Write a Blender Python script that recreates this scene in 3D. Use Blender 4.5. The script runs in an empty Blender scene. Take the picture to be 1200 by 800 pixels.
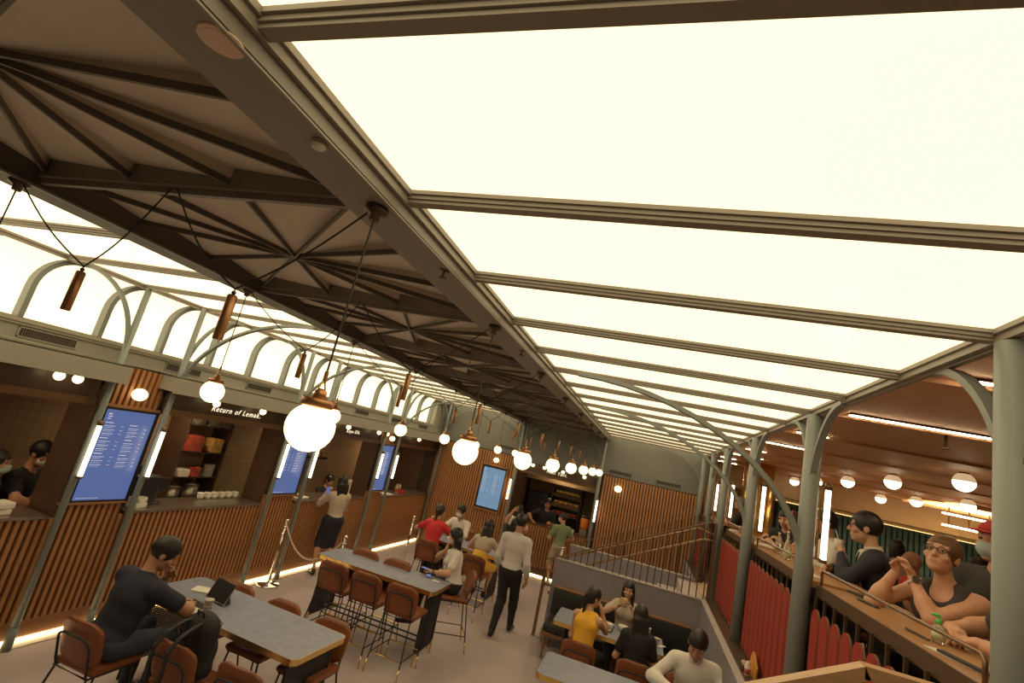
import bpy, bmesh, math, random
import numpy as np
from mathutils import Matrix, Vector
random.seed(7)
C = bpy.context.scene.collection
sc = bpy.context.scene
PI = math.pi

# ---------------------------------------------------------------- camera
cd = bpy.data.cameras.new('camera'); cam = bpy.data.objects.new('camera', cd); C.objects.link(cam)
cd.sensor_width = 36.0; cd.lens = 17.23; cd.clip_start = .02
def cam_rot(yaw, pitch, roll):
    cy, sy, cp, sp, cr, sr = math.cos(yaw), math.sin(yaw), math.cos(pitch), math.sin(pitch), math.cos(roll), math.sin(roll)
    f = np.array([-sy*cp, cy*cp, sp]); r = np.array([cy, sy, 0.]); u = np.cross(r, f)
    R, U = cr*r+sr*u, -sr*r+cr*u
    return Matrix(((R[0], U[0], -f[0], 0), (R[1], U[1], -f[1], 0), (R[2], U[2], -f[2], 0), (0, 0, 0, 1)))
cam.matrix_world = Matrix.Translation((0, 0, 2.75)) @ cam_rot(.314847, .211218, .223950)
sc.camera = cam

# ---------------------------------------------------------------- world, exposure, light levels
w = bpy.data.worlds.new('world'); sc.world = w; w.use_nodes = True
w.node_tree.nodes['Background'].inputs[0].default_value = (1, .72, .45, 1)
w.node_tree.nodes['Background'].inputs[1].default_value = .06
vs = sc.view_settings
vs.view_transform = 'Standard'; vs.look = 'None'; vs.gamma = 1; vs.exposure = .2; vs.use_curve_mapping = False
WARM = (1.0, .82, .485)
PANE_E, GLOBE_E, TUBE_E, LED_E, UPPER_E = 1.45, 2.1, 4.0, 8.0, 22.0

# ---------------------------------------------------------------- materials
def mat(name, col, rough=.6, metal=0., var=0., vscale=6., bump=0., bscale=60., emit=None, estr=0., spec=.5, stretch=None, trans=0., alpha=1.):
    m = bpy.data.materials.new(name); m.use_nodes = True
    nt = m.node_tree; b = nt.nodes['Principled BSDF']
    b.inputs['Base Color'].default_value = (*col, 1); b.inputs['Roughness'].default_value = rough
    b.inputs['Metallic'].default_value = metal; b.inputs['Specular IOR Level'].default_value = spec
    if trans: b.inputs['Transmission Weight'].default_value = trans
    if alpha < 1: b.inputs['Alpha'].default_value = alpha
    if var or bump:
        tc = nt.nodes.new('ShaderNodeTexCoord'); mp = nt.nodes.new('ShaderNodeMapping')
        nt.links.new(tc.outputs['Object'], mp.inputs[0])
        if stretch: mp.inputs['Scale'].default_value = stretch
    if var:
        n = nt.nodes.new('ShaderNodeTexNoise'); n.inputs['Scale'].default_value = vscale; n.inputs['Detail'].default_value = 6
        nt.links.new(mp.outputs[0], n.inputs['Vector'])
        r = nt.nodes.new('ShaderNodeMapRange'); r.inputs[1].default_value = .3; r.inputs[2].default_value = .7
        r.inputs[3].default_value = 1-var; r.inputs[4].default_value = 1+var
        nt.links.new(n.outputs['Fac'], r.inputs[0])
        x = nt.nodes.new('ShaderNodeMix'); x.data_type = 'RGBA'; x.blend_type = 'MULTIPLY'; x.inputs[0].default_value = 1
        x.inputs[6].default_value = (*col, 1); nt.links.new(r.outputs[0], x.inputs[7]); nt.links.new(x.outputs[2], b.inputs['Base Color'])
    if bump:
        n2 = nt.nodes.new('ShaderNodeTexNoise'); n2.inputs['Scale'].default_value = bscale
        nt.links.new(mp.outputs[0], n2.inputs['Vector'])
        bp = nt.nodes.new('ShaderNodeBump'); bp.inputs['Strength'].default_value = bump; bp.inputs['Distance'].default_value = .01
        nt.links.new(n2.outputs['Fac'], bp.inputs['Height']); nt.links.new(bp.outputs[0], b.inputs['Normal'])
    if emit:
        b.inputs['Emission Color'].default_value = (*emit, 1); b.inputs['Emission Strength'].default_value = estr
    return m
def brick_mat(name, c1, c2, mortar, sx, sz, ax):
    m = mat(name, c1, .35); nt = m.node_tree; b = nt.nodes['Principled BSDF']
    tc = nt.nodes.new('ShaderNodeTexCoord'); sp = nt.nodes.new('ShaderNodeSeparateXYZ'); cb_ = nt.nodes.new('ShaderNodeCombineXYZ')
    nt.links.new(tc.outputs['Object'], sp.inputs[0]); nt.links.new(sp.outputs[ax], cb_.inputs[0]); nt.links.new(sp.outputs[2], cb_.inputs[1])
    br = nt.nodes.new('ShaderNodeTexBrick'); br.offset = 0
    br.inputs['Color1'].default_value = (*c1, 1); br.inputs['Color2'].default_value = (*c2, 1); br.inputs['Mortar'].default_value = (*mortar, 1)
    br.inputs['Scale'].default_value = 1; br.inputs['Mortar Size'].default_value = .004
    br.inputs['Brick Width'].default_value = sx; br.inputs['Row Height'].default_value = sz
    nt.links.new(cb_.outputs[0], br.inputs[0]); nt.links.new(br.outputs[0], b.inputs['Base Color'])
    return m
M = dict(
 floor=mat('floor_concrete', (.50,.415,.425), .42, var=.07, vscale=2.2, bump=.04),
 upfloor=mat('upper_floor_wood', (.58,.40,.26), .5, var=.1),
 steel=mat('grey_green_paint', (.225,.242,.228), .45, var=.03),
 steel_dark=mat('dark_green_paint', (.235,.265,.25), .45),
 beam=mat('grey_brown_paint', (.25,.22,.185), .5, var=.03),
 strip=mat('strip_panel', (.68,.60,.50), .6, var=.05),
 bar=mat('glazing_bar_paint', (.30,.26,.21), .5),
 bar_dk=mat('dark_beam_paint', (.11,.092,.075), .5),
 greywall=mat('grey_wall_paint', (.205,.205,.185), .7, var=.03),
 upwall_lit=mat('grey_wall_pane_lit', (.30,.285,.245), .65, var=.03),  # lighter copy of the grey wall; light from the panes put into the colour
 fascia=mat('fascia_paint', (.36,.33,.275), .5, var=.02),
 pane=mat('backlit_pane', (.8,.78,.7), .25, emit=WARM, estr=PANE_E),
 slat=mat('oak_slat', (.42,.19,.075), .5, var=.16, vscale=5, stretch=(6,6,.6)),
 board=mat('dark_backing', (.045,.025,.016), .7),
 woodtrim=mat('wood_trim', (.33,.155,.07), .45, var=.1),
 rail=mat('oak_handrail', (.46,.27,.14), .42, var=.12, stretch=(1,6,6)),
 counter=mat('oak_counter', (.42,.22,.09), .38, var=.10, vscale=5, stretch=(5,.6,5)),
 bronze=mat('bronze_metal', (.24,.15,.09), .32, .75),
 bronze_dk=mat('dark_bronze', (.12,.08,.05), .4, .6),
 copper=mat('copper', (.50,.255,.125), .38, .8),
 brass=mat('brass', (.80,.55,.20), .25, .95),
 chrome=mat('polished_steel', (.75,.72,.68), .12, 1.),
 stainless=mat('stainless', (.42,.36,.30), .3, .85),
 upglobe=mat('upper_globe_lit', (.9,.85,.7), .2, emit=(1.0,.80,.50), estr=7.),
 gilt=mat('gilt_shade_added_glow', (.80,.66,.45), .45, emit=(1.0,.72,.42), estr=.42),  # shade over the globe; weak emission added to make its top pale
 cable=mat('black_cable', (.02,.015,.012), .6),
 black=mat('black_metal', (.018,.017,.017), .45),
 blackplastic=mat('black_plastic', (.02,.02,.022), .35),
 lavender=mat('lavender_plaster', (.26,.235,.26), .6, var=.05),
 lavcap=mat('lavender_cap', (.44,.38,.37), .45),
 red=mat('red_painted_plank', (.33,.040,.026), .6, var=.06, spec=.25),
 redside=mat('plank_edge', (.23,.13,.07), .5),
 upceil=mat('brown_ceiling', (.60,.35,.20), .55, var=.04),
 beige=mat('beige_wall', (.44,.31,.18), .7, var=.04),
 teal=mat('teal_slat', (.065,.20,.25), .5),
 darkwall=mat('dark_brown_laminate', (.10,.058,.036), .35, var=.08),
 tile=brick_mat('beige_tile', (.44,.31,.19), (.41,.285,.17), (.30,.20,.12), .1, .1, 1),
 tileb=brick_mat('beige_tile_back', (.44,.31,.19), (.41,.285,.17), (.30,.20,.12), .1, .1, 0),
 screen=mat('menu_screen', (.02,.03,.06), .3, emit=(.155,.235,.56), estr=.46),
 screen2=mat('menu_screen_light', (.02,.03,.06), .3, emit=(.21,.36,.53), estr=.60),
 text=mat('screen_text', (.8,.8,.8), .5, emit=(.7,.75,.95), estr=.42),
 sign=mat('sign_letters', (.8,.75,.6), .5, emit=(1,.87,.60), estr=1.1),
 globe=mat('opal_glass_lit', (.9,.85,.7), .2, emit=(1.0,.84,.45), estr=GLOBE_E),
 tube=mat('tube_light_lit', (.9,.85,.8), .3, emit=(1.0,.82,.58), estr=TUBE_E),
 led=mat('led_strip_lit', (.9,.8,.6), .4, emit=(1.0,.74,.34), estr=LED_E),
 uplight=mat('upper_lights_lit', (.9,.8,.6), .4, emit=(1.0,.74,.42), estr=UPPER_E),
 cove=mat('cove_light_lit', (.9,.8,.5), .5, emit=(1.0,.70,.28), estr=1.8),
 downlight=mat('kitchen_downlight_lit', (.9,.8,.6), .4, emit=(1.0,.68,.36), estr=85.),
 leather=mat('tan_leather', (.245,.075,.026), .45, var=.1, vscale=9, bump=.06, bscale=90),
 leather_dk=mat('brown_leather', (.16,.065,.032), .5, var=.1),
 bench=mat('black_leather', (.025,.028,.026), .4),
 tabletop=mat('blue_grey_laminate', (.245,.262,.340), .38, var=.12, vscale=12),
 white=mat('white_paper', (.75,.70,.62), .6),
 cup=mat('paper_cup', (.70,.64,.55), .55),
 skin=mat('skin', (.56,.31,.19), .5, var=.05, vscale=20),
 skin_tan=mat('skin_tan', (.47,.235,.135), .5, var=.05, vscale=20),
 skin_fair=mat('skin_fair', (.66,.36,.23), .5, var=.06, vscale=25),
 hair=mat('black_hair', (.016,.012,.010), .45, bump=.3, bscale=45, stretch=(3,3,.5)),
 hair_br=mat('dark_brown_hair', (.04,.022,.013), .45, bump=.3, bscale=45, stretch=(3,3,.5)),
 hair_lt=mat('light_brown_hair', (.17,.085,.035), .45, bump=.3, bscale=45, stretch=(3,3,.5)),
 hair_gr=mat('grey_hair', (.20,.17,.14), .5, bump=.3, bscale=120),
 lips=mat('lips', (.46,.19,.13), .4),
 eyewhite=mat('eye_white', (.55,.50,.45), .2),
 iris=mat('iris', (.05,.03,.02), .15),
 mask=mat('white_mask', (.72,.70,.66), .7),
 mask_bl=mat('pale_blue_mask', (.50,.58,.62), .7),
 mask_gn=mat('pale_green_mask', (.45,.58,.50), .7),
 navy=mat('navy_cotton', (.020,.022,.040), .8, bump=.2, bscale=14),
 blackcloth=mat('black_cotton', (.016,.015,.016), .8, bump=.2, bscale=14),
 denim=mat('dark_denim', (.050,.058,.085), .85, var=.2, bump=.2, bscale=16),
 beigeknit=mat('beige_knit', (.52,.43,.34), .85, bump=.3, bscale=20),
 whitecloth=mat('white_cotton', (.72,.66,.60), .8, bump=.25, bscale=13),
 shirt_lt=mat('pale_grey_shirt', (.62,.575,.56), .8, bump=.3, bscale=11),
 redcloth=mat('red_cotton', (.62,.03,.035), .75, bump=.2, bscale=14),
 yellow=mat('yellow_cotton', (.86,.46,.04), .75, bump=.3, bscale=10, stretch=(.3,.3,3)),
 yellowskirt=mat('yellow_skirt', (.80,.47,.06), .75, bump=.25, bscale=12),
 green=mat('sage_green_cotton', (.22,.27,.15), .8, bump=.2, bscale=14),
 khaki=mat('khaki_cotton', (.46,.36,.26), .8),
 charcoal=mat('charcoal_cotton', (.055,.05,.05), .8, bump=.2, bscale=14),
 suit=mat('navy_suit', (.022,.022,.034), .75, bump=.2, bscale=10),
 pink=mat('pink_cotton', (.55,.33,.24), .8),
 redcap=mat('red_cap', (.55,.04,.035), .7),
 shoe=mat('black_shoe', (.012,.011,.011), .35),
 shoe_wh=mat('pale_trainer', (.5,.44,.38), .5),
 nylon=mat('black_nylon', (.017,.016,.016), .7, bump=.5, bscale=35),
 rope=mat('pale_rope', (.55,.45,.34), .8, bump=.6, bscale=80),
 plastic_gn=mat('green_plastic', (.12,.62,.10), .3),
 clear=mat('clear_plastic', (.85,.85,.70), .1, trans=.85),
 label_pale=mat('pale_label', (.60,.62,.38), .5),
 woodpale=mat('orange_wood', (.62,.27,.06), .45, var=.12),
 food_red=mat('red_packets', (.45,.08,.05), .5, var=.4, vscale=18),
 food_yel=mat('yellow_packets', (.65,.40,.12), .5, var=.35, vscale=18),
 amber=mat('orange_drink', (.80,.25,.04), .15),
 vent=mat('vent_metal', (.085,.085,.08), .5),
 speaker=mat('speaker_grille', (.80,.58,.45), .6),
 skirtk=mat('navy_skirt', (.016,.017,.03), .8),
 lavfloor=mat('stair_tread', (.50,.42,.38), .5),
)

# ---------------------------------------------------------------- mesh helpers
class MB:
    def __init__(s): s.v = []; s.f = []
    def add(s, vs, fs):
        o = len(s.v); s.v += [tuple(map(float, p)) for p in vs]; s.f += [tuple(i+o for i in f) for f in fs]; return s
    def box(s, x0, x1, y0, y1, z0, z1):
        return s.add([(x0,y0,z0),(x1,y0,z0),(x1,y1,z0),(x0,y1,z0),(x0,y0,z1),(x1,y0,z1),(x1,y1,z1),(x0,y1,z1)],
                     [(0,3,2,1),(4,5,6,7),(0,1,5,4),(1,2,6,5),(2,3,7,6),(3,0,4,7)])
    def tube(s, pts, r, n=8, closed=False, r2=None):
        P = [Vector(p) for p in pts]; m = len(P); o = len(s.v); prev = None
        for i, p in enumerate(P):
            if closed: t = P[(i+1) % m]-P[i-1]
            else: t = P[min(i+1, m-1)]-P[max(i-1, 0)]
            t.normalize()
            if prev is None:
                a = Vector((0,0,1)) if abs(t.z) < .9 else Vector((1,0,0)); u = t.cross(a).normalized()
            else:
                u = (prev-t*prev.dot(t)).normalized()
            prev = u; q = t.cross(u)
            rr = r if r2 is None else r+(r2-r)*i/(m-1)
            for k in range(n):
                a = 2*PI*k/n; s.v.append(tuple(p+(u*math.cos(a)+q*math.sin(a))*rr))
        for i in range(m if closed else m-1):
            j = (i+1) % m
            for k in range(n):
                l = (k+1) % n; s.f.append((o+i*n+k, o+i*n+l, o+j*n+l, o+j*n+k))
        if not closed:
            s.f.append(tuple(o+k for k in reversed(range(n)))); s.f.append(tuple(o+(m-1)*n+k for k in range(n)))
        return s
    def strip(s, pts, wvec, hvec):      # rectangular bar swept along pts; wvec fixed, height normal in plane
        P = [Vector(p) for p in pts]; W = Vector(wvec); o = len(s.v); m = len(P); wn = W.normalized()
        for i, p in enumerate(P):
            t = (P[min(i+1, m-1)]-P[max(i-1, 0)]).normalized(); nrm = wn.cross(t).normalized()*hvec
            for c in (p-W+nrm, p+W+nrm, p+W-nrm, p-W-nrm): s.v.append(tuple(c))
        for i in range(m-1):
            for k in range(4):
                l = (k+1) % 4; s.f.append((o+i*4+k, o+i*4+l, o+i*4+4+l, o+i*4+4+k))
        s.f.append((o+3,o+2,o+1,o)); e = o+(m-1)*4; s.f.append((e,e+1,e+2,e+3)); return s
    def lathe(s, prof, n=16, c=(0,0,0)):
        o = len(s.v); m = len(prof)
        for r, z in prof:
            for k in range(n):
                a = 2*PI*k/n; s.v.append((c[0]+r*math.cos(a), c[1]+r*math.sin(a), c[2]+z))
        for i in range(m-1):
            for k in range(n):
                l = (k+1) % n; s.f.append((o+i*n+k, o+i*n+l, o+(i+1)*n+l, o+(i+1)*n+k))
        s.f.append(tuple(o+k for k in reversed(range(n)))); s.f.append(tuple(o+(m-1)*n+k for k in range(n))); return s
    def prism(s, poly, axis, a0, a1):   # poly of 2D pts, extruded along axis index
        n = len(poly); o = len(s.v)
        for a in (a0, a1):
            for p, q in poly:
                c = [p, q]; c.insert(axis, a); s.v.append(tuple(c))
        s.f.append(tuple(o+i for i in range(n))); s.f.append(tuple(o+n+i for i in reversed(range(n))))
        for i in range(n):
            j = (i+1) % n; s.f.append((o+i, o+n+i, o+n+j, o+j))
        return s
    def mesh(s, name, m, smooth=False):
        me = bpy.data.meshes.new(name); me.from_pydata(s.v, [], s.f); me.materials.append(m)
        bm = bmesh.new(); bm.from_mesh(me); bmesh.ops.recalc_face_normals(bm, faces=bm.faces)
        if smooth:
            for f in bm.faces: f.smooth = len(f.verts) <= 4
        bm.to_mesh(me); bm.free(); return me
def rbox(x0, x1, y0, y1, z0, z1, r, seg=2):
    bm = bmesh.new(); bmesh.ops.create_cube(bm, size=1)
    for v in bm.verts:
        v.co.x = x0 if v.co.x < 0 else x1; v.co.y = y0 if v.co.y < 0 else y1; v.co.z = z0 if v.co.z < 0 else z1
    bmesh.ops.bevel(bm, geom=bm.edges[:], offset=r, segments=seg, affect='EDGES', profile=.5)
    mb = MB(); bm.verts.index_update(); mb.add([v.co[:] for v in bm.verts], [[v.index for v in f.verts] for f in bm.faces]); bm.free(); return mb
def link(name, me, parent=None, mw=None):
    o = bpy.data.objects.new(name, me); C.objects.link(o)
    if parent: o.parent = parent
    if mw is not None: o.matrix_local = mw
    return o
def obj(name, mb, m, parent=None, smooth=False, mw=None):
    return link(name, mb.mesh(name, m, smooth), parent, mw)
def tag(o, label, cat, group=None):
    o['label'] = label; o['category'] = cat
    if group: o['group'] = group
    return o
def thing(name, label, cat, loc=(0,0,0), rz=0, group=None):
    o = bpy.data.objects.new(name, None); C.objects.link(o); o.location = loc; o.rotation_euler = (0,0,rz); o.empty_display_size = .1
    return tag(o, label, cat, group)
def struct(name, mb, m, parent=None, smooth=False):
    o = obj(name, mb, m, parent, smooth)
    if parent is None: o['kind'] = 'structure'
    return o
def stuff(o): o['kind'] = 'stuff'; return o
def T(x, y, z): return Matrix.Translation((x, y, z))
def text_mesh(name, s, size, m, parent, mw, shear=0., depth=.004, space=1.):
    cu = bpy.data.curves.new(name, 'FONT'); cu.body = s; cu.size = size; cu.shear = shear; cu.extrude = depth; cu.space_character = space
    t = bpy.data.objects.new('t', cu); C.objects.link(t); bpy.context.view_layer.update()
    me = bpy.data.meshes.new_from_object(t.evaluated_get(bpy.context.evaluated_depsgraph_get())); me.name = name
    bpy.data.objects.remove(t); bpy.data.curves.remove(cu); me.materials.clear(); me.materials.append(m)
    return link(name, me, parent, mw)
TOX = lambda x, y, z: Matrix(((0,0,1,x),(1,0,0,y),(0,1,0,z),(0,0,0,1)))     # text facing +X
TOY = lambda x, y, z: Matrix(((1,0,0,x),(0,0,-1,y),(0,1,0,z),(0,0,0,1)))    # text facing -Y
ORD = ['first','second','third','fourth','fifth','sixth','seventh','eighth','ninth','tenth','eleventh','twelfth']
def sphere_mb(r, n=24, c=(0,0,0), sz=1.):
    k = n//2; return MB().lathe([(max(r*math.sin(PI*i/k), 1e-4), -r*sz*math.cos(PI*i/k)) for i in range(k+1)], n, c)

# ================================================================ SETTING
P1, P2, P3, P4, P5, P6, P7 = 3.70, 4.39, 6.46, 7.19, 9.32, 9.96, 12.1
PX = -5.28
BAYS = [1.46 + .745*k for k in range(-2, 15)]          # glazing bars along the hall
struct('floor', MB().box(-8.2, 1.1, -2.6, 14.6, -.1, 0), M['floor'])
uf = MB().box(1.06, 10.2, -2.6, 16.6, 1.02, 1.2)
struct('floor', uf, M['upfloor'])
struct('wall_front', MB().box(-8.2, 10.2, -2.7, -2.6, -.1, 4.2), M['greywall'])
struct('wall_right', MB().box(10.2, 10.3, -2.6, 16.6, 1, 4.2), M['beige'])
struct('ceiling', MB().box(-8.2, 10.2, -2.6, 16.6, 4.0, 4.1), M['greywall'])

# ---- luminous ceilings (right and left of the folded strip)
def pane_mesh(x0, x1, y0, y1): return MB().box(x0, x1, y0, y1, 3.575, 3.585)
def bar_mb(x0, x1):
    return MB().box(x0, x1, -.036, .036, 3.560, 3.60).box(x0, x1, -.027, .027, 3.545, 3.560).box(x0, x1, -.020, .020, 3.532, 3.545)
def lum_ceiling(x0, x1):
    c = struct('ceiling', MB().box(x0, x1, -.1, 12.4, 3.72, 3.76), M['beam'])
    pm = pane_mesh(x0, x1, .02, .725).mesh('pane', M['pane']); bm_ = bar_mb(x0, x1).mesh('glazing_bar', M['bar'])
    for y in BAYS:
        if y > 12.2: continue
        link('pane', pm, c, T(0, y, 0)); link('glazing_bar', bm_, c, T(0, y, 0))
    for s, x in ((1, x0), (-1, x1)):
        obj('edge_moulding', MB().box(x, x+s*.03, -.1, 12.4, 3.555, 3.60).box(x-s*.005, x+s*.018, -.1, 12.4, 3.525, 3.555), M['bar'], c)
    return c
lum_ceiling(-1.0, 1.17)
lum_ceiling(-5.34, -3.30)

# ---- folded centre strip with beams
strip = struct('ceiling', MB().box(-3.06, -1.21, -.1, 12.4, 3.74, 3.78), M['beam'])
def star_mesh(i):
    Xs = [(-.925,-.745),(-.31,-.745),(.31,-.745),(.925,-.745),(.925,-.25),(.925,.25),(.925,.745),(.31,.745),(-.31,.745),(-.925,.745),(-.925,.25),(-.925,-.25)]
    a, b = Xs[i], Xs[(i+1) % 12]
    lo, hi, ap = -.005, .048, -.02
    return MB().add([(0,0,ap),(a[0],a[1],lo),(b[0],b[1],hi),(b[0],b[1],lo)], [(0,2,1),(0,3,2)]).mesh('fold_panel', M['strip'])
stars = [star_mesh(i) for i in range(12)]
def rib_mesh(p):
    d = Vector((p[0], p[1], 0)); q = Vector((-p[1], p[0], 0)).normalized()*.006; a = Vector((0, 0, -.02)); b = Vector((p[0], p[1], -.005))
    return MB().add([a-q, a+q, b+q, b-q, a-q-Vector((0,0,.022)), a+q-Vector((0,0,.022)), b+q-Vector((0,0,.030)), b-q-Vector((0,0,.030))],
                    [(0,1,2,3),(4,7,6,5),(0,4,5,1),(1,5,6,2),(2,6,7,3),(3,7,4,0)]).mesh('rib', M['bar_dk'])
ribs = [rib_mesh(p) for p in [(-.925,-.745),(-.31,-.745),(.31,-.745),(.925,-.745),(.925,-.25),(.925,.25),(.925,.745),(.31,.745),(-.31,.745),(-.925,.745),(-.925,.25),(-.925,-.25)]]
for k in range(-1, 8):
    cy = 1.46 + .745 + 1.49*k
    if cy > 12.2: break
    for me in stars: link('fold_panel', me, strip, T(-2.135, cy, 3.58))
    for me in ribs: link('rib', me, strip, T(-2.135, cy, 3.58))
cb = MB().box(-3.06, -1.21, -.03, .03, 3.53, 3.67).box(-3.06, -1.21, -.012, .012, 3.50, 3.53).mesh('cross_bar', M['beam'])
for k in range(0, 8):
    link('cross_bar', cb, strip, T(0, 1.46+1.49*k, 0))
beamR = struct('trim_1', MB().box(-1.21, -1.0, -.1, 12.4, 3.48, 3.74), M['beam'])
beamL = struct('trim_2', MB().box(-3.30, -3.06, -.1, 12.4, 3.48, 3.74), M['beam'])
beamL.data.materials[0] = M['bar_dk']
obj('bead', MB().box(-3.07, -3.045, -.1, 12.4, 3.470, 3.482), M['steel'], beamL)
obj('bead', MB().box(-1.012, -1.0, -.1, 12.4, 3.474, 3.484), M['bar'], beamR)
edge = struct('trim_3', MB().box(1.17, 1.215, -2.6, 12.4, 3.535, 3.66).box(1.178, 1.205, -2.6, 12.4, 3.515, 3.535), M['bar'])

# ---- upper left wall with arched backlit windows, vents and fascia
wl = struct('wall_left', MB().box(-5.62, -5.45, -2.6, 12.5, 2.70, 2.89), M['upwall_lit'])
obj('back_panel', MB().box(-5.75, -5.62, -2.6, 12.5, 2.70, 4.0), M['greywall'], wl)
obj('sill', MB().box(-5.45, -5.415, -2.6, 11.75, 2.885, 2.925).box(-5.45, -5.43, -2.6, 11.75, 2.86, 2.885), M['fascia'], wl)
obj('ledge', MB().box(-5.45, -5.42, -2.6, 12.5, 2.72, 2.735), M['fascia'], wl)
PIT = .668; WY = [2.836 + PIT*k for k in range(-3, 14)]
hw = PIT/2; aw = hw-.036
q_ = [(-5.455, -hw, 2.925), (-5.455, -hw, 3.22)] + [(-5.455, -hw+hw*(1-math.cos(PI*i/20)), 3.22+.335*math.sin(PI*i/20)) for i in range(1, 11)]
paneme = MB().box(-5.575, -5.565, -hw+.004, hw-.004, 2.90, 3.60).mesh('pane', M['pane'])
frm = MB().strip(q_, (.045,0,0), .022).mesh('arch_rib', M['steel'])
full = MB().strip(q_ + [(x, -y, z) for x, y, z in reversed(q_[:-1])], (.045,0,0), .022).mesh('arch_rib', M['steel'])
for n_, y in enumerate(WY):
    cy = y + hw
    win = link('window_%d' % (n_+1), full if n_ == len(WY)-1 else frm, None, T(0, cy, 0)); win['kind'] = 'structure'
    link('pane', paneme, win)
struct('wall_left', MB().box(-5.62, -5.45, 11.85, 12.5, 2.89, 3.62), M['upwall_lit'])
def vent(y0, y1, z0, z1, x=-5.45, lab=''):
    t = thing('vent_grille', lab, 'vent', (x, (y0+y1)/2, (z0+z1)/2), 0, 'vents under the arched windows')
    w_, h_ = (y1-y0)/2, (z1-z0)/2
    obj('frame', MB().box(0,.012,-w_,w_,h_-.008,h_).box(0,.012,-w_,w_,-h_,-h_+.008).box(0,.012,-w_,-w_+.008,-h_,h_).box(0,.012,w_-.008,w_,-h_,h_), M['fascia'], t)
    obj('back', MB().box(0,.003,-w_,w_,-h_,h_), M['bronze_dk'], t)
    fm = MB()
    for i in range(int(w_*2/.02)): fm.box(0,.009,-w_+.01+i*.02,-w_+.018+i*.02,-h_+.008,h_-.008)
    stuff(obj('fins', fm, M['vent'], t))
for i, y in enumerate((3.12, 4.55, 5.78, 7.35, 8.5, 9.9, 11.3)):
    vent(y-.24, y+.24, 2.755, 2.845, lab='%s grey slotted vent under the arched windows, counted from the near end' % ORD[i])
f1 = struct('trim_4', MB().box(-5.45, -5.16, 3.72, 3.735, 2.525, 2.71).box(-5.16, -5.12, -2.6, 3.735, 2.525, 2.71).box(-5.45, -5.12, -2.6, 3.735, 2.70, 2.715).box(-5.45, -5.16, -2.6, 3.735, 2.525, 2.54), M['fascia'])
f2 = struct('trim_5', MB().box(-5.45, -5.16, 4.27, 4.285, 2.525, 2.71).box(-5.16, -5.12, 4.27, 12.4, 2.525, 2.71).box(-5.45, -5.12, 4.27, 12.4, 2.70, 2.715).box(-5.45, -5.16, 4.27, 12.4, 2.525, 2.54), M['fascia'])

# ---- slats, counters, plinth of the left wall
PITCH = .0665
def slat_mesh(z0, z1, ax): # ax 0: slat faces +X ; ax 1: faces -Y
    return (MB().box(0, .034, -.018, .018, z0, z1) if ax == 0 else MB().box(-.0225, .0225, -.034, 0, z0, z1)).mesh('slat', M['slat'])
wlo = struct('wall_left', MB().box(-5.46, -5.40, 1.4, 12.4, .2, 1.15), M['board'])
obj('plinth', MB().box(-5.46, -5.40, 1.4, 12.4, 0, .2), M['woodtrim'], wlo)
obj('base_cap', MB().box(-5.46, -5.365, 1.4, 12.4, .19, .205), M['woodtrim'], wlo)
obj('led_strip', MB().box(-5.40, -5.388, 1.4, 12.4, .002, .030), M['led'], wlo)
obj('floor_trim', MB().box(-5.275, -5.268, 1.4, 12.4, .0, .003), M['bronze'], wlo)
sl_lo, sl_menu, sl_top = slat_mesh(.205, 1.145, 0), slat_mesh(.205, 1.27, 0), slat_mesh(2.30, 2.70, 0)
UNITS = ((P1, P2), (P3, P4), (P5, P6))
y = 1.45
while y < 12.33:
    inm = any(a+.03 < y < b-.03 for a, b in UNITS)
    link('slat', sl_menu if inm else sl_lo, wlo, T(-5.40, y, 0))
    if inm: link('slat', sl_top, wlo, T(-5.40, y, 0))
    y += PITCH
for a, b in UNITS:
    struct('wall_left', MB().box(-5.78, -5.462, a+.02, b-.02, 0, 2.45), M['darkwall'])
    obj('menu_backing', MB().box(-5.46, -5.40, a+.02, b-.02, 1.15, 2.52), M['darkwall'], wlo)
    obj('shelf_trim', MB().box(-5.40, -5.345, a+.02, b-.02, 1.27, 1.295).box(-5.40, -5.345, a+.02, b-.02, 2.27, 2.30), M['woodtrim'], wlo)
# sign band + kitchen shell
shops = ((-1.0, P1), (P2, P3), (P4, P5), (P6, 12.4))
kb = struct('wall_left', MB().box(-6.72, -6.62, -1.2, 12.5, 0, 2.7), M['tile'])
struct('ceiling', MB().box(-6.7, -5.45, -1.2, 12.5, 2.46, 2.5), M['darkwall'])
for a, b in shops:
    obj('sign_band', MB().box(-5.44, -5.40, a+.02, b-.02, 2.33, 2.53), M['darkwall'], wlo)
    obj('bronze_trim', MB().box(-5.46, -5.37, a+.02, b-.02, 2.285, 2.33).box(-5.42, -5.365, a+.02, b-.02, 2.262, 2.285), M['bronze'], wlo)

# ---- back wall
wb = struct('wall_back', MB().box(-5.7, -3.16, 12.40, 12.5, 0, 2.62).box(-1.07, 1.25, 12.40, 12.5, 0, 2.67), M['board'])
struct('wall_back', MB().box(-5.7, 1.3, 12.44, 12.52, 2.53, 4.0), M['greywall'])
obj('led_strip', MB().box(-3.1, -1.1, 12.395, 12.41, .002, .035), M['led'], wb)
obj('plinth', MB().box(-3.16, -1.07, 12.42, 12.46, 0, .2), M['woodtrim'], wb)
s_a, s_c, s_b = slat_mesh(.2, 2.60, 1), slat_mesh(.2, 1.12, 1), slat_mesh(.05, 2.65, 1)
x = -5.36
while x < 1.2:
    if x < -3.2: link('slat', s_a, wb, T(x, 12.40, 0))
    elif x < -1.12: link('slat', s_c, wb, T(x, 12.36, 0))
    elif x > -1.03: link('slat', s_b, wb, T(x, 12.40, 0))
    x += PITCH
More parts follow.
